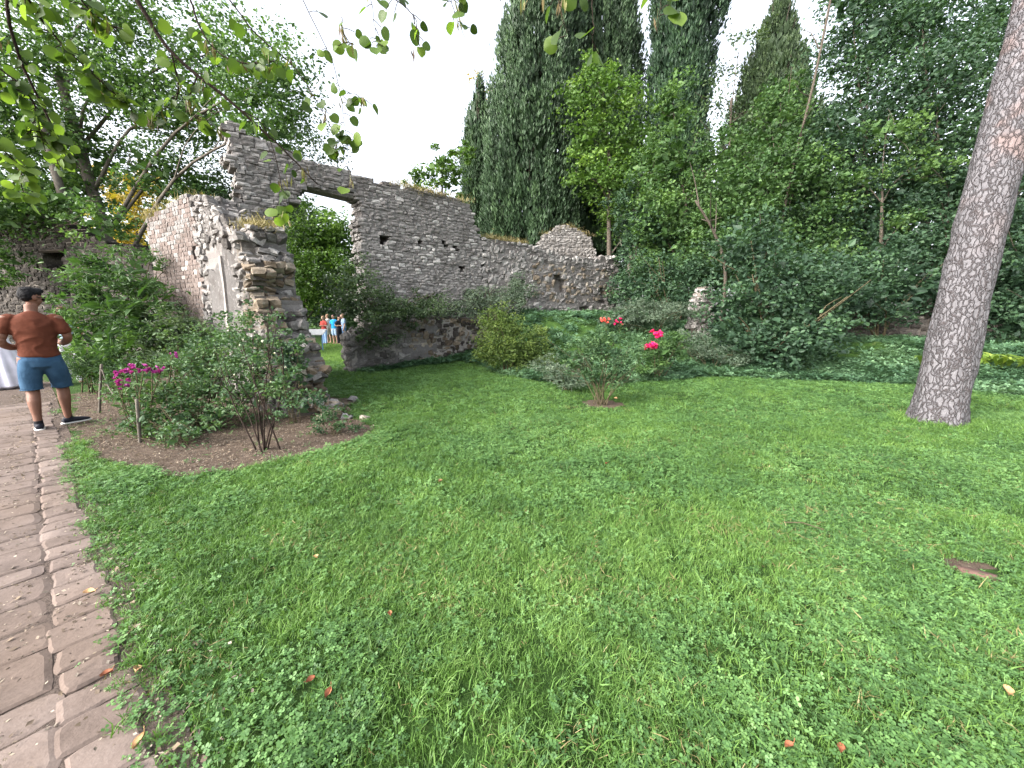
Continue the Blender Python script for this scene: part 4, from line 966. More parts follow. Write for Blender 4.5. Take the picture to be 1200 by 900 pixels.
overhang('small hanging leaf sprays against the white sky at the top centre', [
    ([(430, -60, 2.4), (450, -10, 2.4), (485, 20, 2.4), (492, 55, 2.4)], .004, 4),
    ([(430, -60, 2.4), (432, 0, 2.5), (438, 50, 2.5)], .003, 3),
    ([(520, -60, 2.4), (530, 0, 2.5), (548, 45, 2.5)], .003, 4),
    ([(395, 100, 2.8), (415, 110, 2.8), (426, 118, 2.8)], .002, 2),
    ([(400, 20, 2.7), (410, 45, 2.7), (425, 55, 2.7)], .002, 2)], 2.4, 56, .062, 10)
overhang('bright green leaf sprays hanging in front of the cypresses at the top edge', [
    ([(630, -60, 2.0), (650, -10, 2.0), (662, 40, 2.0)], .003, 3),
    ([(690, -60, 2.0), (700, 20, 2.0), (695, 60, 2.0)], .003, 4),
    ([(770, -60, 2.1), (772, 10, 2.1), (766, 45, 2.1)], .003, 4),
    ([(600, -60, 2.1), (612, 20, 2.1)], .003, 1),
    ([(760, -70, 2.1), (740, 0, 2.1)], .003, 1)], 2.1, 26, .075, 5)

# ------------------------------------------------------------------ path of worn slabs
path = thing('path', None, None, (PE[0], PE[1], 0)); tag(path, kind='structure'); po = origin_of(path)
mp_, ntp, bp = mat_base('path_stone', .9, .2)
n1 = nz(ntp, 5, 5, .7); n2 = nz(ntp, 70, 4, .7); n3 = nz(ntp, 1.2, 3, .5)
cc = ramp(ntp, [(.25, (.085, .065, .056)), (.5, (.14, .109, .095)), (.8, (.205, .166, .147))], math_(ntp, 'ADD', math_(ntp, 'MULTIPLY', n1, .6), math_(ntp, 'ADD', math_(ntp, 'MULTIPLY', n2, .35), math_(ntp, 'MULTIPLY', math_(ntp, 'SUBTRACT', attr(ntp, 'tint'), .5), .25))))
cc = mixc(ntp, math_(ntp, 'MULTIPLY', ramp(ntp, [(.45, (0, 0, 0)), (.65, (1, 1, 1))], n3), .35), cc, (.12, .085, .062))
ntp.links.new(cc, bp.inputs['Base Color']); bump(ntp, bp, math_(ntp, 'ADD', n1, math_(ntp, 'MULTIPLY', n2, .3)), .5, .012)
M['path'] = mp_
m, nt, b = mat_base('path_grit', .95, .1)
cg = ramp(nt, [(.25, (.06, .045, .038)), (.5, (.12, .094, .08)), (.75, (.19, .152, .13))], nz(nt, 55, 6, .8)); nt.links.new(cg, b.inputs['Base Color']); bump(nt, b, nz(nt, 120, 4, .8), 1, .02); M['grit'] = m
def bed_sheet():
    us = np.arange(-1.6, 11, .12); vs = np.arange(-7.0, .1, .12); U, Vv = np.meshgrid(us, vs)
    X = PE[0] + PDir[0] * U + PN[0] * Vv; Y = PE[1] + PDir[1] * U + PN[1] * Vv
    Z = H(X, Y) + .006 + (vn2(X, Y, 9) - .5) * .006
    V = np.stack([X, Y, Z], -1).reshape(-1, 3) - po; nx = len(us)
    i = np.arange(len(vs) - 1)[:, None] * nx; j = np.arange(nx - 1)[None]
    link('path_bed', np_mesh('path_bed', V, [np.stack([i + j, i + j + 1, i + nx + j + 1, i + nx + j], -1).reshape(-1, 4)], M['grit'], None, True), path)
bed_sheet()
def slab(u0, u1, v0, v1, lift, tint):
    """a worn slab: u along the path, v across (negative = away from the lawn)"""
    n = 5; ring = []
    cor = [(u0, v0), (u1, v0), (u1, v1), (u0, v1)]
    for (a, b), (c, d) in zip(cor, cor[1:] + cor[:1]):
        for q in range(n): f = q / n; ring.append((a + (c - a) * f, b + (d - b) * f))
    ring = np.array(ring); cu, cv = (u0 + u1) / 2, (v0 + v1) / 2
    off = ring - (cu, cv); hw = np.array(((u1 - u0) / 2, (v1 - v0) / 2))
    k = np.abs(off / hw); corner = np.minimum(k[:, 0], k[:, 1]) ** 8
    off *= (1 - .05 * corner)[:, None]
    off += (vnoise(np.stack([ring[:, 0] * 1.0, ring[:, 1], np.full(len(ring), u0 * 7)], -1), 14)[:, None] - .5) * .026 * np.sign(off)
    def lay(o_, dz, extra=0):
        p = o_ + (cu, cv); X = PE[0] + PDir[0] * p[:, 0] + PN[0] * p[:, 1]; Y = PE[1] + PDir[1] * p[:, 0] + PN[1] * p[:, 1]
        return np.stack([X, Y, H(X, Y) + dz], -1)
    sm = .012
    m_r = len(ring); out = off; inn = off * (1 - sm / np.maximum(.05, hw.min()))
    V = np.concatenate([lay(out, -.02), lay(out, lift * .55), lay(inn, lift), lay(inn * .5, lift + rng.uniform(-.002, .003)), lay(np.zeros((1, 2)), lift + rng.uniform(-.003, .004))]); V[m_r:, 2] += (vnoise(V[m_r:] + 3, 9) - .5) * .010
    m = m_r; Q = []
    for l in range(3):
        for q in range(m): Q.append((l * m + q, l * m + (q + 1) % m, (l + 1) * m + (q + 1) % m, (l + 1) * m + q))
    T = [(3 * m + q, 3 * m + (q + 1) % m, 4 * m) for q in range(m)]
    c = V.mean(0); return V, np.array(Q), np.array(T), c, tint
slabs = []
u = -1.3
while u < 7.5:       # kerb course of narrow stones along the lawn
    du = rng.uniform(.13, .24); wv_ = rng.uniform(-.03, .03)
    slabs.append(slab(u, u + du - .007, -.185 + wv_ * .5 - rng.uniform(0, .02), .0 + rng.uniform(-.03, .02), rng.uniform(.013, .021), rng.random())); u += du
v = -.189
while v > -5.6:      # wide courses of the walking surface
    dv = rng.uniform(.30, .58); u = -1.5 + rng.uniform(-.3, 0)
    while u < 7.8:
        du = rng.uniform(.15, .32); slabs.append(slab(u, u + du - .006, v - dv + .008, v + rng.uniform(-.01, .005), rng.uniform(.012, .017), rng.random())); u += du
    v -= dv
keep = []
for s in slabs:
    px, py = project(s[3]); d = depth_of(s[3])
    if d > .22 and -700 < px < 700 and 440 < py < 1900: keep.append(((F / d) * (1 if -120 < px and py < 1000 else .1), s))
keep.sort(key=lambda k: -k[0])
rest = Geo()
for k, (_, (V, Q, T, c, tn)) in enumerate(keep):
    if k < 295:
        g = Geo(); g.add(V - c, Q, T, tn); o = g.obj('paving_stone', M['path'], path, smooth=False); o.location = Vector(c - po)
    else: rest.add(V - po, Q, T, tn)
if rest.n: o = rest.obj('far_paving_stones', M['path'], path); o['kind'] = 'stuff'

# ------------------------------------------------------------------ ground cover: instanced tufts on the lawn and the bank
def hidden_col(name, meshes):
    c = bpy.data.collections.new(name)
    for k, me in enumerate(meshes): c.objects.link(bpy.data.objects.new(name + '_piece', me))
    return c
def scatter(name, P, rot, scl, tint, col, kind='stuff', npieces=4):
    me = bpy.data.meshes.new(name); me.vertices.add(len(P)); me.vertices.foreach_set('co', P.astype(np.float32).ravel())
    for nm, ty, a, f in (('rot', 'FLOAT_VECTOR', rot, 'vector'), ('scl', 'FLOAT', scl, 'value'), ('tint', 'FLOAT', tint, 'value')):
        x = me.attributes.new(nm, ty, 'POINT'); x.data.foreach_set(f, a.astype(np.float32).ravel())
    x = me.attributes.new('idx', 'INT', 'POINT'); x.data.foreach_set('value', rng.integers(0, npieces, len(P)).astype(np.int32))
    o = link(name, me); o['kind'] = kind
    ng = bpy.data.node_groups.new(name + '_nodes', 'GeometryNodeTree')
    ng.interface.new_socket('Geometry', in_out='INPUT', socket_type='NodeSocketGeometry'); ng.interface.new_socket('Geometry', in_out='OUTPUT', socket_type='NodeSocketGeometry')
    N = ng.nodes; gi = N.new('NodeGroupInput'); go = N.new('NodeGroupOutput'); ip = N.new('GeometryNodeInstanceOnPoints'); ci = N.new('GeometryNodeCollectionInfo'); m2p = N.new('GeometryNodeMeshToPoints')
    ci.inputs['Collection'].default_value = col; ci.inputs['Separate Children'].default_value = True; ci.inputs['Reset Children'].default_value = True
    def na(nm, ty):
        a = N.new('GeometryNodeInputNamedAttribute'); a.data_type = ty; a.inputs['Name'].default_value = nm; return a.outputs['Attribute']
    ng.links.new(gi.outputs[0], m2p.inputs['Mesh']); ng.links.new(m2p.outputs[0], ip.inputs['Points']); ng.links.new(ci.outputs[0], ip.inputs['Instance'])
    ip.inputs['Pick Instance'].default_value = True; ng.links.new(na('idx', 'INT'), ip.inputs['Instance Index'])
    ng.links.new(na('rot', 'FLOAT_VECTOR'), ip.inputs['Rotation']); ng.links.new(na('scl', 'FLOAT'), ip.inputs['Scale'])
    ng.links.new(ip.outputs[0], go.inputs[0])
    md = o.modifiers.new('scatter', 'NODES'); md.node_group = ng
    return o
m_grass = leaf_mat('grass_blade', (.046, .095, .024), (.098, .195, .042), (.19, .31, .08), .3, .5, True)
m_clover = leaf_mat('clover_leaf', (.045, .10, .036), (.092, .19, .058), (.18, .31, .105), .3, .5, True)
m_dry = leaf_mat('dry_straw', (.10, .08, .035), (.22, .18, .08), (.36, .31, .17), .2, .7, True)
m_cover = leaf_mat('ground_ivy', (.035, .08, .042), (.085, .165, .085), (.17, .28, .15), .25, .5, True)
def blades(n, h, wd, spread, mat, lean=.5, seed=0):
    r = np.random.default_rng(seed); g = Geo()
    for k in range(n):
        b = np.array((*r.normal(0, spread, 2), -.004)); a = r.uniform(0, 2 * PI); hh = h * r.uniform(.45, 1.15); le = abs(r.normal(lean, .3)); s = np.array((-math.sin(a), math.cos(a), 0)) * wd * r.uniform(.6, 1.2) * .5
        d = np.array((math.cos(a), math.sin(a), 0)); p1 = b + np.array((0, 0, hh * .5)) + d * hh * le * .2; p2 = b + np.array((0, 0, hh * (.98 - .25 * le))) + d * hh * le * .75
        g.add([b - s, b + s, p1 + s * .8, p1 - s * .8, p2], [(0, 1, 2, 3)], [(3, 2, 4)], r.random())
    return g.mesh('tuft', mat)
def clover(n, h, lf, spread, mat, seed=0, leaflets=3):
    r = np.random.default_rng(seed); g = Geo()
    for k in range(n):
        b = np.array((*r.normal(0, spread, 2), 0)); top = b + np.array((r.normal(0, .01), r.normal(0, .01), h * r.uniform(.5, 1.1))); tn = r.random()
        s = np.array((.0008, 0, 0)); g.add([b - s, b + s, top + s, top - s], [(0, 1, 2, 3)], None, tn * .5)
        a0 = r.uniform(0, 2 * PI); L_ = lf * r.uniform(.7, 1.2); tl = np.array((r.normal(0, .25), r.normal(0, .25)))
        for q in range(leaflets):
            a = a0 + q * 2 * PI / leaflets; d = np.array((math.cos(a), math.sin(a), tl[0] * math.cos(a) + tl[1] * math.sin(a) + .12)); s = np.array((-math.sin(a), math.cos(a), -tl[0] * math.sin(a) + tl[1] * math.cos(a)))
            g.add([top, top + d * L_ * .55 + s * L_ * .42, top + d * L_ * .98 + s * L_ * .28, top + d * L_ * .98 - s * L_ * .28, top + d * L_ * .55 - s * L_ * .42], [(0, 1, 2, 3)], [(0, 3, 4)], tn)
    return g.mesh('tuft', mat)
c_grass = hidden_col('grass_tufts', [blades(16, .055, .0042, .022, m_grass, .6, 1), blades(14, .075, .005, .025, m_grass, .8, 2), blades(18, .042, .004, .025, m_grass, .5, 3), blades(12, .06, .006, .02, m_grass, 1.0, 4)])
c_clover = hidden_col('clover_tufts', [clover(10, .034, .0105, .034, m_clover, k) for k in range(4)])
c_dry = hidden_col('straw_tufts', [blades(9, .05, .003, .03, m_dry, 1.3, 20 + k) for k in range(4)])
c_cover = hidden_col('ivy_tufts', [clover(12, .09, .034, .07, m_cover, 30 + k, 3) for k in range(4)])
def sample(n, x0, x1, y0, y1, dfun):
    x = rng.uniform(x0, x1, n); y = rng.uniform(y0, y1, n); P = np.stack([x, y, np.zeros(n)], -1)
    px, py = project(P); ok = (px > -70) & (px < 1270) & (py < 1010)
    x, y = x[ok], y[ok]; ok = rng.random(len(x)) < dfun(x, y); x, y = x[ok], y[ok]
    return np.stack([x, y, H(x, y)], -1)
WALLS_ = [(G0 + AD * 2.7 , A1), (C0, C1)]
def lawnmask(x, y):
    pd = path_dist(x, y) + (fbm2(x, y, 6, 4) - .5) * .22
    m = (pd > -.03) & ~soil_amt(x, y)
    ye = np.interp(x, EX, EY) + (fbm2(x, y, 2, 8) - .5) * .5
    dl = -((x - C0[0]) * AN[0] + (y - C0[1]) * AN[1]); al = (x - C0[0]) * AD[0] + (y - C0[1]) * AD[1]
    m &= ~((dl > -.02) & (dl < 1.1) & (al > -.05)) & ~((dl >= 1.1) & (x > -3.2))
    m &= (y < ye) | (x < -1.6)
    m &= np.hypot(x - 1.5, (y - 6.25)) > .27 + .1 * vn2(x, y, 6)
    m &= ~((np.hypot((x - BARE[0]) * .8 + (y - BARE[1]) * .5, (y - BARE[1]) * 2.0 - (x - BARE[0]) * .6) < .16))
    return m
thin = lambda x, y: .45 + .55 * sstep(-.05, .25, path_dist(x, y) + (fbm2(x, y, 3, 1) - .5) * .3)
def grass_band(name, n, box, hs, col, frac, rotx=.25, tb=.45):
    P = sample(n, *box, lambda x, y: lawnmask(x, y) * thin(x, y) * frac(x, y) * (1 - .55 * sstep(.58, .68, fbm2(x, y, 1.7, 50))))
    k = len(P); rot = np.stack([rng.normal(0, rotx, k), rng.normal(0, rotx, k), rng.uniform(0, 2 * PI, k)], -1)
    t = np.clip(tb + (fbm2(P[:, 0], P[:, 1], 1.1, 2) - .5) * .55 + (fbm2(P[:, 0], P[:, 1], 4, 6) - .5) * .5, 0, 1)
    return P, rot, rng.uniform(.7, 1.3, k) * hs * (.75 + .5 * fbm2(P[:, 0], P[:, 1], 2.5, 3)), t
cloverness = lambda x, y: .15 + .7 * sstep(.44, .70, fbm2(x, y, .9, 11) + .06 * sstep(-.5, .8, x) + .05 * sstep(4, 8, y))
def merge(bands): return [np.concatenate(a) for a in zip(*bands)]
G1 = merge([grass_band('a', 46000, (-3.8, 3.5, .6, 2.6), .75, None, lambda x, y: 1 - .75 * cloverness(x, y)),
            grass_band('b', 60000, (-5, 8, 2.6, 5.5), .8, None, lambda x, y: 1 - .7 * cloverness(x, y)),
            grass_band('c', 40000, (-7, 12, 5.5, 12), .9, None, lambda x, y: 1 - .55 * cloverness(x, y)),
            grass_band('d', 14000, (-11, -3.5, 10, 26), 1.4, None, lambda x, y: np.ones(len(x)), tb=.7)])
def ring_tufts(c, r, n, sc):
    a = rng.uniform(0, 2 * PI, n); rr = r * rng.uniform(.98, 1.35, n); x = c[0] + rr * np.cos(a); y = c[1] + rr * np.sin(a)
    return np.stack([x, y, H(x, y)], -1), np.stack([rng.normal(0, .2, n), rng.normal(0, .2, n), rng.uniform(0, 6.28, n)], -1), rng.uniform(.8, 1.4, n) * sc, rng.uniform(.3, .7, n)
G2 = merge([grass_band('a', 20000, (-3.8, 3.5, .6, 2.6), .85, None, lambda x, y: .04 + .9 * cloverness(x, y), .15),
            grass_band('b', 34000, (-5, 8, 2.6, 5.5), .95, None, lambda x, y: .08 + .9 * cloverness(x, y), .15),
            grass_band('c', 30000, (-7, 12, 5.5, 12), 1.15, None, lambda x, y: .25 + .75 * cloverness(x, y), .15)])
_b = gp(1095, 497); G1 = merge([G1, ring_tufts((_b[0] + .01, _b[1]), .31, 420, 1.35)]); scatter('lawn_grass', *G1, c_grass)
scatter('lawn_clover', *G2, c_clover)
G3 = merge([grass_band('a', 4500, (-3.8, 3.5, .6, 2.6), .9, None, lambda x, y: .1 + .9 * (fbm2(x, y, 2.2, 15) > .57), .5), grass_band('b', 5000, (-5, 8, 2.6, 6), .9, None, lambda x, y: .05 + .9 * (fbm2(x, y, 2.2, 15) > .6), .5)])
scatter('dry_grass', *G3, c_dry)
def bank_points(n):
    def f(x, y):
        ye = np.interp(x, EX, EY) + (fbm2(x, y, 2, 8) - .5) * .5
        dl = -((x - C0[0]) * AN[0] + (y - C0[1]) * AN[1]); al = (x - C0[0]) * AD[0] + (y - C0[1]) * AD[1]
        nearC = (np.abs(dl + .2) < .28) & (al > .1) & (al < 4.4)
        m = ((y > ye - .1) & (x > -1.4)) | nearC
        dirt = inpoly(x, y, [(.6, 9.6), (2.9, 10.2), (2.6, 12.2), (.9, 12)]) & (fbm2(x, y, 3, 9) > .42)
        brown = (x > 7.2) & (x < 10.5) & (y > 9.6)
        return m * np.where(dirt, .12, 1) * np.where(brown, .15, 1) * (.35 + .65 * (fbm2(x, y, 1.4, 14) > .36))
    return sample(n, -5, 15, 4, 16, f)
P = bank_points(52000); k = len(P); lowf = sstep(.2, .65, fbm2(P[:, 0], P[:, 1], 1.3, 21))
scatter('bank_ground_cover', P, np.stack([rng.normal(0, .25, k), rng.normal(0, .25, k), rng.uniform(0, 6.28, k)], -1), rng.uniform(.6, 1.1, k) * (.6 + lowf * .9), np.clip(.42 + (fbm2(P[:, 0], P[:, 1], 1.2, 31) - .5) * 1.4, 0, 1), c_cover)
# litter: dry leaf crumbs, bark and pebbles on soil and path
m_lit = plain('litter', (.24, .17, .11), .9, .5, 3)
def crumbs(seed, n=5):
    r = np.random.default_rng(seed); g = Geo()
    for k in range(n):
        c = np.array((*r.normal(0, .035, 2), .004)); a = r.uniform(0, 6.28); l = r.uniform(.004, .013); d = np.array((math.cos(a), math.sin(a), r.normal(0, .3))) * l; s = np.array((-math.sin(a), math.cos(a), r.normal(0, .3))) * l * r.uniform(.25, .8)
        g.add([c - d, c + s + (0, 0, .002), c + d, c - s], [(0, 1, 2, 3)], None, r.random())
    return g.mesh('crumbs', leaf_mat('litter_%d' % seed, (.05, .035, .025), ((.12, .09, .065), (.19, .145, .10), (.08, .062, .045), (.27, .24, .20))[seed % 4], (.32, .27, .21), .1, .8))
c_lit = hidden_col('litter_bits', [crumbs(k) for k in range(4)])
P = sample(34000, -9, 0, .6, 8, lambda x, y: np.where(soil_amt(x, y), .9, np.where(path_dist(x, y) < .25, .18 + .5 * (np.abs(path_dist(x, y) + .33) < .06) + .5 * (np.abs(path_dist(x, y)) < .12), .0)))
k = len(P); scatter('litter', P + (0, 0, .012), np.stack([rng.normal(0, .2, k), rng.normal(0, .2, k), rng.uniform(0, 6.28, k)], -1), rng.uniform(.5, 1.3, k) , rng.random(k), c_lit)
# sparse weeds on the soil bed
P = sample(1600, -8, -1, 3, 8, lambda x, y: soil_amt(x, y) * (.1 + .9 * (fbm2(x, y, 2, 40) > .6))); k = len(P)
scatter('bed_weeds', P, np.stack([rng.normal(0, .2, k), rng.normal(0, .2, k), rng.uniform(0, 6.28, k)], -1), rng.uniform(.5, 1.1, k), rng.random(k), c_clover)
# dry straw on the crests of the walls
def crest(pts, n, sc=2.0):
    out = []
    for k in range(n):
        a = rng.random() * (len(pts) - 1); i = int(a); f = a - i; p = np.array(pts[i]) * (1 - f) + np.array(pts[i + 1]) * f; out.append(p + rng.normal(0, .1, 3) * (1, 1, .2))
    return np.array(out)
cr = np.concatenate([crest([(*(D1 - AD * 0), 3.4), (*((D0 + D1) / 2 + (.1, .3)), 3.6), (*(D0 + (.1, .3)), 3.6)], 160), crest([(*(E0 + sE * 1.1 + (.1, .2)), 2.75), (*(E0 + sE * 1.6 + (.1, .2)), 2.85)], 110), crest([(*(B0 + (0, .2)), 3.98), (*(B0 + (B1 - B0) * .25 + (0, .2)), 3.95)], 160), crest([(gb[0] - .9, 17.2, 4.85), (gb[0], 17.3, 5.2), (gb[0] + .9, 17.4, 4.85)], 160), crest([(*(G0 + AD * 3.6), 4.95), (*(G0 + AD * 6.0), 4.9)], 150)])
k = len(cr); scatter('wall_top_straw', cr, np.stack([rng.normal(0, .3, k), rng.normal(0, .3, k), rng.uniform(0, 6.28, k)], -1), rng.uniform(1.6, 4.0, k), rng.random(k), c_dry)

# ------------------------------------------------------------------ small things on the lawn and the path
m_dl = {'brown': plain('brown_leaf', (.24, .09, .045), .7, .3, 60), 'tan': plain('tan_leaf', (.42, .26, .13), .7, .3, 60)}
def dry_leaf(label, px, py, L_, mat):
    L_ *= .72; p = gp(px, py); z = h1(p[0], p[1]); g = Geo(); n = 7; V = []
    for q in range(n):
        u = q / (n - 1); wd = L_ * .33 * math.sin(PI * (u * .92 + .04)); V += [(u * L_ - L_ / 2, -wd, .018 + .5 * wd + .2 * L_ * (u - .5) ** 2), (u * L_ - L_ / 2, 0, .008 + .2 * L_ * (u - .5) ** 2), (u * L_ - L_ / 2, wd, .018 + .35 * wd + .2 * L_ * (u - .5) ** 2)]
    g.add(V, [(3 * q + e, 3 * q + e + 1, 3 * q + e + 4, 3 * q + e + 3) for q in range(n - 1) for e in (0, 1)], None, .5)
    tube(g, [(L_ / 2, 0, .02), (L_ * .75, .005, .03)], .0012, 4)
    o = g.obj('fallen_leaf', m_dl[mat], None, True); o.location = (p[0], p[1], z + .028); o.rotation_euler = (rng.normal(0, .25), rng.normal(0, .25), rng.uniform(0, 6.28))
    tag(o, label, 'fallen leaf', 'dry leaves lying on the lawn and path')
for a in (('tan dry leaf lying on the near grass beside the kerb stones', 160, 797, .06, 'tan'), ('reddish leaf fragment on the slab next to the tan leaf', 128, 800, .05, 'brown'),
          ('orange tan leaf piece caught in the joint of the kerb stones', 107, 702, .07, 'tan'), ('pale dry leaf on the grass in the middle left of the lawn', 371, 661, .06, 'tan'),
          ('curled rusty leaf standing in the grass nearest the bottom left', 386, 822, .05, 'brown'), ('small brown leaf left of the curled rusty one', 365, 808, .045, 'brown'),
          ('rust red curled leaf at the bottom edge of the lawn', 923, 887, .045, 'brown'), ('brown leaf half sunk in clover beside the red curled one', 985, 890, .045, 'brown'),
          ('tan leaf among clover near the right side of the lawn', 1178, 820, .06, 'tan'), ('small rusty leaf in the middle of the lawn', 458, 729, .045, 'brown'),
          ('tan twig like leaf at the far middle of the lawn', 516, 567, .07, 'tan'), ('orange leaf lying below the lone rose bush', 711, 546, .06, 'brown'), ('pale leaf against the kerb at the bottom left', 168, 880, .06, 'tan'), ('orange brown leaf beside the bare soil of the lawn rose', 722, 468, .1, 'tan')):
    dry_leaf(*a)
# reddish flat stone sunk in the lawn at the right
p = gp(1146, 676); st = [(np.array((p[0], p[1], h1(p[0], p[1]) + .012)), rot_axes((.93, -.36), 0, .02), (.30, .11, .05), 'rubble', 'warm_stone', .4)]
V, Q = STONES['rubble'][2]; g = Geo(); g.add(V * (.15, .06, .03), Q, None, .6); o = g.obj('sunken_stone', plain('red_stone', (.12, .072, .058), .9, .3, 20, bmp=.4), None, True); o.location = (p[0], p[1], h1(p[0], p[1]) + .012); o.rotation_euler.z = -.5
tag(o, 'flat reddish stone showing through the lawn in a worn patch', 'stone')
# twig on the lawn
g = Geo(); p = gp(940, 622); tube(g, [(-.1, .04, .03), (0, .01, .045), (.09, -.06, .035)], .004, 5); o = g.obj('fallen_twig', M['twig'], None); o.location = (p[0], p[1], h1(p[0], p[1]) + .01); tag(o, 'thin dry twig lying in the right middle of the lawn', 'twig')
# stakes
def stake(label, foot, tip, extra=None):
    foot = np.array(foot); t = thing('wooden_stake', label, 'stake', tuple(foot), 0, 'wooden stakes along the bed'); g = Geo(); tip = np.array(tip)
    tube(g, spline([foot - (0, 0, .1), (foot + tip) / 2 + (.008, 0, 0), tip], 8) - foot, .017, 7, wob=.15); g.obj('post', M['pale_bark'], t, True)
    if extra is not None:
        g = Geo(); tube(g, spline(extra, 8) - foot, .009, 5); g.obj('rail', M['pale_bark'], t, True)
f = gp(115, 483); tp = at(119, 427, f[1]); stake('leaning grey stake with a thin crossing stick at the path corner', f, tp, [at(119, 432, f[1]), at(128, 455, f[1] - .1), at(140, 470, f[1] - .35)])
f = gp(163, 517); tp = at(160, 468, f[1]); stake('short stake standing in front of the low rose bush', f, tp)
# info panel in the passage
b = onground(372, 410, 17.5); sgn = thing('info_panel', 'small slanted information panel on posts left of the distant people', 'sign', tuple(b))
for dx in (-.25, .25):
    g = Geo(); tube(g, [(dx, 0, 0), (dx, 0, .85)], .025, 6); g.obj('post', plain('blue_post', (.10, .2, .36)), sgn)
g = Geo(); g.add([(-.4, -.2, .78), (.4, -.2, .78), (.4, .2, 1.0), (-.4, .2, 1.0), (-.4, -.2, .75), (.4, -.2, .75), (.4, .2, .97), (-.4, .2, .97)], [(0, 1, 2, 3), (7, 6, 5, 4), (0, 4, 5, 1), (1, 5, 6, 2), (2, 6, 7, 3), (3, 7, 4, 0)]); g.obj('board', plain('white_board', (.4, .4, .4)), sgn)

# ------------------------------------------------------------------ people
def remesh_obj(g, name, mat, parent, voxel=.012, smooth_it=4, loc=None):
    me = g.mesh('tmp', mat); o = bpy.data.objects.new('tmp', me); COL.objects.link(o)
    r = o.modifiers.new('r', 'REMESH'); r.mode = 'VOXEL'; r.voxel_size = voxel; r.use_smooth_shade = True
    s = o.modifiers.new('s', 'SMOOTH'); s.iterations = smooth_it; s.factor = .5
    dg = bpy.context.evaluated_depsgraph_get(); m2 = bpy.data.meshes.new_from_object(o.evaluated_get(dg)); m2.name = name
    bpy.data.objects.remove(o)
    if not m2.materials: m2.materials.append(mat)
    return link(name, m2, parent)
def limb(g, pts, rx, ry=None, fwd=(0, 1, 0), n=None, sides=16):
    """closed tapered limb with elliptical sections; rx across, ry along fwd"""
    pts = np.asarray(pts, float); m = len(pts); rx = np.asarray(rx, float) * np.ones(m); ry = rx if ry is None else np.asarray(ry, float) * np.ones(m); N_ = n or (m - 1) * 4 + 1
    S = spline(pts, N_); t = np.linspace(0, m - 1, N_); RX = np.interp(t, range(m), rx); RY = np.interp(t, range(m), ry)
    tan = np.gradient(S, axis=0); tan /= np.linalg.norm(tan, axis=1)[:, None] + 1e-9; a = np.arange(sides) * 2 * PI / sides; V = []
    for i in range(N_):
        f = np.array(fwd, float); f = f - tan[i] * f.dot(tan[i]); f /= np.linalg.norm(f) + 1e-9; u_ = np.cross(f, tan[i])
        V.append(S[i] + (np.cos(a) * RX[i])[:, None] * u_ + (np.sin(a) * RY[i])[:, None] * f)
    V = np.concatenate(V + [S[:1] - tan[:1] * RX[0] * .5, S[-1:] + tan[-1:] * RX[-1] * .5]); i = np.arange(N_ - 1)[:, None] * sides; j = np.arange(sides)[None]; j2 = (j + 1) % sides
    Q = np.stack([i + j, i + j2, i + sides + j2, i + sides + j], -1).reshape(-1, 4); k = N_ * sides
    T = [(k, (q + 1) % sides, q) for q in range(sides)] + [(k + 1, (N_ - 1) * sides + q, (N_ - 1) * sides + (q + 1) % sides) for q in range(sides)]
    g.add(V, Q, T, .5)
def ball(g, c, r, n=12):
    c = np.array(c, float); r = np.array(r, float) * np.ones(3); V = []
    for i in range(1, n):
        for j in range(2 * n):
            th = PI * i / n; ph = PI * j / n; V.append(c + r * (math.sin(th) * math.cos(ph), math.sin(th) * math.sin(ph), math.cos(th)))
    V += [c + r * (0, 0, 1), c - r * (0, 0, 1)]; m = 2 * n; k = (n - 1) * m
    Q = [(i * m + j, (i + 1) * m + j, (i + 1) * m + (j + 1) % m, i * m + (j + 1) % m) for i in range(n - 2) for j in range(m)]
    T = [(k, j, (j + 1) % m) for j in range(m)] + [(k + 1, (n - 2) * m + (j + 1) % m, (n - 2) * m + j) for j in range(m)]
    g.add(V, Q, T, .5)
def rotz(p, a, c=(0, 0, 0)):
    p = np.array(p, float) - c; return np.array((p[0] * math.cos(a) - p[1] * math.sin(a), p[0] * math.sin(a) + p[1] * math.cos(a), p[2])) + c
def hand(g, wrist, dirv_, palm_n, side):
    """palm, four curled fingers and a thumb"""
    d = np.array(dirv_, float); d /= np.linalg.norm(d); n = np.array(palm_n, float); n -= d * n.dot(d); n /= np.linalg.norm(n); s = np.cross(d, n) * side; w_ = np.array(wrist, float)
    limb(g, [w_, w_ + d * .045, w_ + d * .09], [.026, .04, .042], [.02, .016, .014], fwd=n, sides=10)
    for k, (off, L_) in enumerate(((-.03, .062), (-.01, .072), (.01, .068), (.03, .052))):
        b_ = w_ + d * .085 + s * off; limb(g, [b_, b_ + d * L_ * .5 + n * .012, b_ + d * L_ * .75 + n * .035], [.0095, .009, .0075], sides=8)
    b_ = w_ + d * .03 - s * .035; limb(g, [b_, b_ + d * .03 - s * .022 + n * .01, b_ + d * .06 - s * .02 + n * .025], [.012, .011, .009], sides=8)
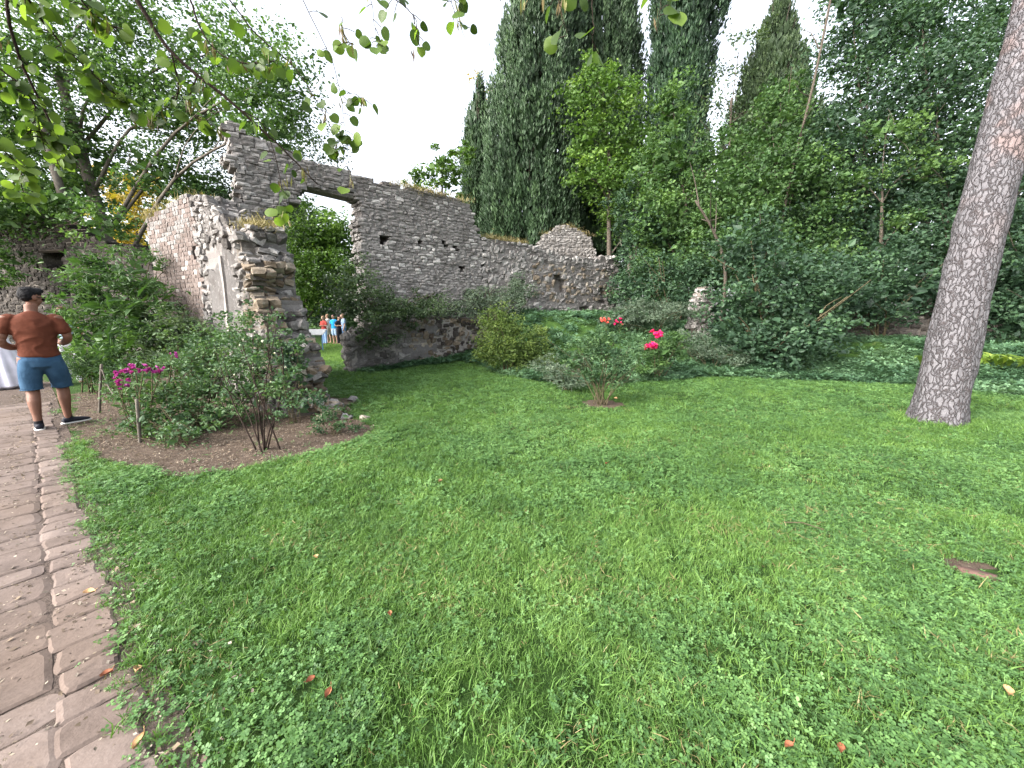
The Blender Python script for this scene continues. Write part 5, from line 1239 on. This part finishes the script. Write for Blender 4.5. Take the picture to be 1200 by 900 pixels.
def head(g, c, yaw, sc=1.0, pitch=0.0):
    """skull, jaw, nose, ears, lips, brow; the face looks along +y turned by yaw"""
    def L(p):
        q = np.array(p, float) * sc; y, z = q[1] * math.cos(pitch) - q[2] * math.sin(pitch), q[1] * math.sin(pitch) + q[2] * math.cos(pitch); return rotz((q[0], y, z), yaw) + c
    def bl(p, r):
        gg = Geo(); ball(gg, (0, 0, 0), r, 10); V = np.concatenate(gg.V) * sc
        V = np.array([rotz(v, yaw) for v in V]) + L(p); g.add(V, np.concatenate(gg.Q), np.concatenate(gg.T), .5)
    bl((0, -.008, .035), (.076, .098, .09)); bl((0, .03, -.02), (.062, .068, .078)); bl((0, .055, -.068), (.035, .034, .03)); bl((0, .082, .03), (.05, .02, .014))
    bl((0, .102, -.012), (.014, .022, .013)); bl((0, .097, .008), (.009, .014, .026)); bl((0, .088, -.045), (.026, .016, .008)); bl((0, .084, -.055), (.022, .016, .008))
    for s in (-1, 1): bl((s * .078, -.004, 0), (.012, .022, .032)); bl((s * .036, .066, -.012), (.026, .028, .026))
    return L
def skinm(name, c): return plain(name, c, .6, .1, 25, .35)
def man():
    P = gp(64, 500); t = thing('person', 'man in rust brown t-shirt and blue denim shorts seen from behind on the path', 'person', (P[0], P[1], h1(P[0], P[1]) + .015))
    yaw = -math.atan2(P[0], P[1]) ; t.rotation_euler.z = yaw - .12     # local +y points away from the camera
    SK = skinm('tanned_skin', (.155, .072, .046))
    hip = np.array((0, 0, .92)); ch = np.array((0, .0, 1.22)); nk = np.array((0, .035, 1.475))
    g = Geo()
    # legs: left foot nearer and flat, right foot stepping and turned outwards
    la, ra = np.array((-.11, -.10, .075)), np.array((.12, .12, .075))
    lk, rk = np.array((-.115, .01, .50)), np.array((.122, .12, .50))
    limb(g, [(-.10, 0, .92), (-.118, .01, .72), lk, (-.115, -.055, .36), (-.112, -.08, .2), la], [.088, .08, .060, .060, .042, .036], [.10, .09, .062, .066, .046, .042])
    limb(g, [(.09, 0, .92), (.11, .07, .72), rk, (.122, .105, .36), (.12, .11, .2), ra], [.088, .08, .060, .060, .042, .036], [.10, .09, .062, .064, .046, .042])
    limb(g, [hip - (0, 0, .06), (0, 0, 1.02), ch, (0, .01, 1.38), (0, .02, 1.44)], [.165, .16, .185, .17, .08], [.12, .11, .125, .10, .06])
    limb(g, [(0, .01, 1.42), nk, (0.005, .05, 1.56)], [.066, .058, .058], [.066, .062, .062])
    L = head(g, np.array((.01, .065, 1.64)), -.85, 1.0, -.28)
    # arms: upper arms hang, forearms bend forward to hold something
    limb(g, [(-.19, .0, 1.41), (-.245, -.02, 1.24), (-.27, -.03, 1.11), (-.21, .12, 1.04), (-.13, .27, 1.08)], [.062, .050, .044, .042, .028], [.062, .054, .046, .038, .026], fwd=(0, 0, 1))
    limb(g, [(.19, .0, 1.41), (.238, -.02, 1.27), (.262, .0, 1.15), (.20, .15, 1.08), (.13, .28, 1.12)], [.062, .050, .044, .042, .028], [.062, .054, .046, .038, .026], fwd=(0, 0, 1))
    hand(g, (-.13, .27, 1.08), (.8, .5, .2), (.2, -.3, 1), 1); hand(g, (.13, .28, 1.12), (-.8, .5, .15), (-.2, -.3, 1), -1)
    remesh_obj(g, 'body', SK, t, .010, 3)
    # shirt
    m, nt, b = mat_base('rust_cotton', .9, .15); co = nt.nodes.new('ShaderNodeTexCoord').outputs['Object']
    nt.links.new(ramp(nt, [(.3, (.075, .023, .013)), (.7, (.108, .034, .019))], nz(nt, 8, 4, .6, co)), b.inputs['Base Color'])
    mpp = nt.nodes.new('ShaderNodeMapping'); mpp.inputs['Rotation'].default_value = (.2, .9, .3); mpp.inputs['Scale'].default_value = (1, 1, 2); nt.links.new(co, mpp.inputs[0])
    bump(nt, b, nz(nt, 5, 3, .5, mpp.outputs[0], .5), .5, .025)
    g = Geo()
    limb(g, [(0, -.005, .925), (0, -.005, .98), (0, -.01, 1.10), (0, -.005, 1.25), (0, .0, 1.36), (0, .012, 1.425), (0, .025, 1.462)], [.176, .171, .168, .188, .188, .125, .068], [.146, .143, .138, .145, .124, .09, .068], sides=28)
    for s in (-1, 1):
        limb(g, [(s * .12, .0, 1.39), (s * .19, -.002, 1.39), (s * .228, -.015, 1.30), (s * .245, -.02, 1.215)], [.045, .062, .064, .063], [.045, .062, .063, .062], fwd=(0, 1, 0))
    ring = [(s_, t_) for s_, t_ in ((math.cos(a), math.sin(a)) for a in np.linspace(0, 2 * PI, 24, endpoint=False))]
    o = remesh_obj(g, 'shirt', m, t, .011, 3)
    # fold relief pushed into the cloth itself
    me = o.data; n = len(me.vertices); Vv = np.empty(n * 3, np.float32); me.vertices.foreach_get('co', Vv); Vv = Vv.reshape(-1, 3).astype(float); Nn = np.empty(n * 3, np.float32); me.vertices.foreach_get('normal', Nn); Nn = Nn.reshape(-1, 3)
    q = np.stack([Vv[:, 0] * 1.4 + Vv[:, 2] * .9, Vv[:, 1] * 1.2, Vv[:, 2] * 2.2 - Vv[:, 0] * 1.0], -1)
    fold = 1 - np.abs(2 * vnoise(q + vnoise(q, 3)[:, None] * .25, 5) - 1); dsp = (fold ** 3 - .3) * .012 + (vnoise(q, 4) - .5) * .014
    Vv += Nn * (dsp * sstep(1.46, 1.38, Vv[:, 2]))[:, None]; me.vertices.foreach_set('co', Vv.astype(np.float32).ravel()); me.update()
    # denim shorts
    m, nt, b = mat_base('blue_denim', .9, .15); co = nt.nodes.new('ShaderNodeTexCoord').outputs['Object']
    nt.links.new(ramp(nt, [(.3, (.018, .05, .095)), (.7, (.042, .095, .165))], math_(nt, 'ADD', math_(nt, 'MULTIPLY', nz(nt, 7, 4, .6, co), .8), math_(nt, 'MULTIPLY', nz(nt, 300, 2, .5, co), .2))), b.inputs['Base Color']); bump(nt, b, nz(nt, 9, 3, .5, co, .8), .6, .02)
    g = Geo(); limb(g, [(0, 0, .80), (0, 0, .88), (0, 0, .95)], [.175, .186, .178], [.135, .142, .132], sides=24)
    limb(g, [(-.085, 0, .88), (-.10, .0, .75), (-.115, .005, .62), (-.118, .005, .52)], [.098, .104, .098, .092], [.125, .122, .106, .098], sides=20)
    limb(g, [(.085, 0, .88), (.105, .04, .75), (.12, .09, .62), (.124, .115, .52)], [.098, .104, .098, .092], [.125, .122, .106, .098], sides=20)
    remesh_obj(g, 'shorts', m, t, .010, 3)
    for s, z in ((-1, .525), (1, .525)):
        c = np.array((-.118, .005, .517)) if s < 0 else np.array((.124, .115, .517)); g = Geo()
        tube(g, [c + (.095 * math.cos(a), .099 * math.sin(a), 0) for a in np.linspace(0, 2 * PI, 25)], .006, 6, cap=False); g.obj('hem', m, t, True)
    # shoes
    NV = plain('navy_shoe', (.012, .014, .022), .7, .2); WS = plain('white_sole', (.6, .6, .58), .6, .05); SOCK = plain('black_sock', (.01, .01, .012), .9)
    for (ax, ay), a in (((-.11, -.10), .12), ((.12, .12), -1.15)):
        g = Geo(); f = np.array((-math.sin(a), math.cos(a), 0)); c = np.array((ax, ay, 0))
        limb(g, [c - f * .055 + (0, 0, .045), c + (0, 0, .052), c + f * .09 + (0, 0, .045), c + f * .17 + (0, 0, .036), c + f * .2 + (0, 0, .03)], [.034, .040, .045, .038, .02], [.036, .042, .034, .024, .014], fwd=(0, 0, 1)); limb(g, [c + (0, 0, .05), c + (0, 0, .095)], [.042, .043])
        remesh_obj(g, 'shoe', NV, t, .008, 2)
        g = Geo(); limb(g, [c - f * .068 + (0, 0, .014), c + (0, 0, .013), c + f * .1 + (0, 0, .013), c + f * .18 + (0, 0, .014), c + f * .212 + (0, 0, .016)], [.034, .043, .050, .042, .02], [.014, .014, .014, .013, .01], fwd=(0, 0, 1)); g.obj('sole', WS, t, True)
        g = Geo(); limb(g, [c + (0, 0, .08), c + (0, 0, .125)], [.041, .040], sides=14); g.obj('sock', SOCK, t, True)
    # hair: short back and sides, fuller top
    HR, nt, b = mat_base('black_hair', .75, .2); co = nt.nodes.new('ShaderNodeTexCoord').outputs['Object']; nt.links.new(ramp(nt, [(.3, (.003, .003, .004)), (.7, (.012, .012, .014))], nz(nt, 160, 2, .5, co)), b.inputs['Base Color']); bump(nt, b, nz(nt, 180, 2, .5, co), .8, .01)
    g = Geo(); gg = Geo(); ball(gg, (0, 0, 0), (.081, .100, .060), 14); V = np.concatenate(gg.V); V[:, 2] += .075; V[:, 1] -= .014
    V = np.array([L(v) for v in V]); g.add(V, np.concatenate(gg.Q), np.concatenate(gg.T), .5); gg = Geo(); ball(gg, (0, 0, 0), (.077, .078, .085), 14); V = np.concatenate(gg.V); V[:, 2] += .035; V[:, 1] -= .034
    V = np.array([L(v) for v in V]); g.add(V, np.concatenate(gg.Q), np.concatenate(gg.T), .5); gg = Geo(); ball(gg, (0, 0, 0), (.06, .045, .035), 12); V = np.concatenate(gg.V); V[:, 2] += .115; V[:, 1] += .055; V = np.array([L(v) for v in V]); g.add(V, np.concatenate(gg.Q), np.concatenate(gg.T), .5)
    o = remesh_obj(g, 'hair', HR, t, .007, 1); me = o.data; n = len(me.vertices); Vv = np.empty(n * 3, np.float32); me.vertices.foreach_get('co', Vv); Vv = Vv.reshape(-1, 3).astype(float); Nn = np.empty(n * 3, np.float32); me.vertices.foreach_get('normal', Nn); Nn = Nn.reshape(-1, 3)
    Vv += Nn * ((vnoise(Vv, 70) - .4) * .012)[:, None]; me.vertices.foreach_set('co', Vv.astype(np.float32).ravel()); me.update()
    # dark glasses
    GL = plain('dark_glasses', (.01, .01, .012), .25, .1, spec=.5); g = Geo()
    for s in (-1, 1):
        tube(g, [L((s * .078, -.005, .022)), L((s * .080, .05, .026)), L((s * .070, .090, .022))], .0045, 6)
        gg = Geo(); ball(gg, (0, 0, 0), (.029, .007, .021), 8); V = np.concatenate(gg.V) + (s * .036, .099, .013); V = np.array([L(v) for v in V]); g.add(V, np.concatenate(gg.Q), np.concatenate(gg.T), .5)
    g.obj('glasses', GL, t, True)
    ph = thing('phone', 'dark phone held in front of the man in the rust t-shirt', 'phone', t.matrix_world @ Vector((0, .33, 1.12)) if False else (0, 0, 0))
    R = Matrix.Rotation(t.rotation_euler.z, 4, 'Z'); ph.location = Vector(t.location) + R @ Vector((0, .335, 1.135)); ph.rotation_euler.z = t.rotation_euler.z
    g = Geo(); V = np.array([(a, b_ * .0045, c_) for a in (-.038, .038) for b_ in (-1, 1) for c_ in (-.075, .075)]); g.add(V, [(0, 1, 3, 2), (4, 6, 7, 5), (0, 4, 5, 1), (2, 3, 7, 6), (0, 2, 6, 4), (1, 5, 7, 3)]); g.obj('case', plain('phone_case', (.02, .02, .025), .4), ph)
    g = Geo(); g.add([(-.034, -.006, -.07), (.034, -.006, -.07), (.034, -.006, .07), (-.034, -.006, .07)], [(0, 1, 2, 3)]); g.obj('screen', plain('phone_screen', (.03, .035, .045), .15), ph); ph.rotation_euler.x = -.9
man()

def walker(label, pos, h, face, top, bottom, skin=(.42, .26, .19), hairc=(.05, .035, .025), kind='trousers', hair='short', arms='down', loc_z=None, vox=.018):
    """a smaller standing figure; face = direction it looks, radians from +y"""
    z = h1(pos[0], pos[1]) if loc_z is None else loc_z
    t = thing('person', label, 'person', (pos[0], pos[1], z), face, 'visitors standing in the garden'); k = h / 1.7
    g = Geo(); S = lambda *p: np.array(p) * k
    for s in (-1, 1):
        limb(g, [S(s * .09, 0, .88), S(s * .1, .01, .48), S(s * .1, -.02, .3), S(s * .1, -.01, .06)], np.array((.085, .055, .052, .035)) * k)
        limb(g, [S(s * .1, -.05, .035), S(s * .105, .05, .035), S(s * .11, .15, .025)], np.array((.036, .042, .03)) * k, np.array((.034, .034, .02)) * k, fwd=(0, 0, 1))
        if arms == 'down': A_ = [S(s * .17, 0, 1.36), S(s * .235, -.01, 1.1), S(s * .22, .07, .85)]
        else: A_ = [S(s * .17, 0, 1.36), S(s * .235, -.02, 1.12), S(s * .1, .2, 1.12)]
        limb(g, A_, np.array((.052, .042, .028)) * k); d = A_[2] - A_[1]; hand(g, A_[2], d, (s * -1, .3, 0), s)
    limb(g, [S(0, 0, .84), S(0, 0, 1.0), S(0, 0, 1.22), S(0, 0, 1.38), S(0, .01, 1.42)], np.array((.15, .14, .16, .15, .07)) * k, np.array((.11, .1, .11, .09, .06)) * k)
    limb(g, [S(0, .01, 1.38), S(0, .03, 1.50)], np.array((.052, .052)) * k)
    L = head(g, S(0, .035, 1.575), 0, k, 0)
    remesh_obj(g, 'body', skinm('skin', skin), t, vox, 1)
    tm = plain('cloth_top', top, .9, .15, 6, bmp=.3); bm = plain('cloth_bottom', bottom, .9, .15, 6, bmp=.3)
    g = Geo(); limb(g, [S(0, 0, .9), S(0, 0, 1.05), S(0, 0, 1.24), S(0, 0, 1.37), S(0, .01, 1.43)], np.array((.178, .165, .182, .175, .075)) * k, np.array((.135, .12, .13, .11, .07)) * k)
    for s in (-1, 1): limb(g, [S(s * .14, 0, 1.36), S(s * .2, 0, 1.28), S(s * .222, 0, 1.17)], np.array((.06, .064, .06)) * k)
    remesh_obj(g, 'top', tm, t, vox, 1)
    g = Geo()
    if kind == 'skirt': limb(g, [S(0, 0, .04), S(0, 0, .4), S(0, 0, .7), S(0, 0, .95), S(0, 0, 1.02)], np.array((.42, .33, .24, .17, .15)) * k, np.array((.38, .30, .21, .13, .12)) * k, sides=26)
    else:
        zb = .06 if kind == 'trousers' else .5
        limb(g, [S(0, 0, .84), S(0, 0, .95)], np.array((.165, .165)) * k, np.array((.125, .125)) * k)
        for s in (-1, 1): limb(g, [S(s * .085, 0, .9), S(s * .1, .01, .62), S(s * .1, 0, zb)], np.array((.098, .085, .07)) * k, np.array((.11, .088, .072)) * k)
    o = remesh_obj(g, 'skirt' if kind == 'skirt' else kind, bm, t, vox, 2)
    if kind == 'skirt':
        me = o.data; n = len(me.vertices); Vv = np.empty(n * 3, np.float32); me.vertices.foreach_get('co', Vv); Vv = Vv.reshape(-1, 3); an = np.arctan2(Vv[:, 1], Vv[:, 0]); f_ = 1 + .07 * np.sin(an * 11 + Vv[:, 2] * 2) * sstep(.95, .3, Vv[:, 2]); Vv[:, 0] *= f_; Vv[:, 1] *= f_; me.vertices.foreach_set('co', Vv.astype(np.float32).ravel()); me.update()
    g = Geo(); gg = Geo(); ball(gg, (0, 0, 0), (.084, .1, .078), 10); V = np.concatenate(gg.V) + (0, -.022, .055); g.add(np.array([L(v) for v in V]), np.concatenate(gg.Q), np.concatenate(gg.T), .5)
    if hair == 'long': limb(g, [S(0, -.05, 1.62), S(0, -.075, 1.5), S(0, -.09, 1.32)], np.array((.075, .085, .05)) * k, np.array((.05, .045, .03)) * k)
    remesh_obj(g, 'hair', plain('hair_colour', hairc, .7, .3, 60), t, min(vox, .014), 1)
    return t
q = gp(14, 455); walker('woman in a full pale lilac white skirt partly hidden by the man', (q[0] - .1, q[1]), 1.64, yaw_ := 1.1, (.62, .60, .66), (.66, .65, .74), kind='skirt', hair='long', hairc=(.06, .035, .02), arms='bent', loc_z=0.02)
q = gp(76, 452); walker('red haired visitor in a pale blue top behind the man', (q[0], q[1] + .2), 1.6, .6, (.36, .48, .58), (.55, .55, .60), kind='trousers', hair='long', hairc=(.08, .032, .018), arms='bent', loc_z=0.02)
for lab, px, h_, face, top, bot, kind, hair, hc, arms in (
    ('far visitor in red top and light blue jeans, leftmost of the distant group', 381, 1.62, 2.8, (.38, .06, .05), (.30, .45, .70), 'trousers', 'long', (.30, .2, .12), 'bent'),
    ('far visitor in white shirt and white shorts next to the red top', 386, 1.72, 1.2, (.75, .74, .72), (.66, .6, .56), 'shorts', 'short', (.25, .16, .1), 'down'),
    ('far visitor in bright blue t-shirt and pale blue shorts', 393, 1.7, 2.9, (.02, .30, .66), (.35, .48, .66), 'shorts', 'short', (.03, .02, .02), 'down'),
    ('far visitor in black clothes between the two blue shirts', 398.5, 1.62, -2, (.02, .02, .03), (.015, .015, .02), 'trousers', 'short', (.03, .02, .02), 'bent'),
    ('far visitor in grey blue patterned shirt closest to the retaining wall', 404, 1.74, 2.2, (.24, .34, .50), (.12, .22, .40), 'trousers', 'short', (.2, .14, .09), 'down')):
    yy = 22.5 + (0 if px != 386 else .9); p = at(px, 400, yy); walker(lab, (p[0], p[1]), h_, face, top, bot, kind=kind, hair=hair, hairc=hc, arms=arms, vox=.028)
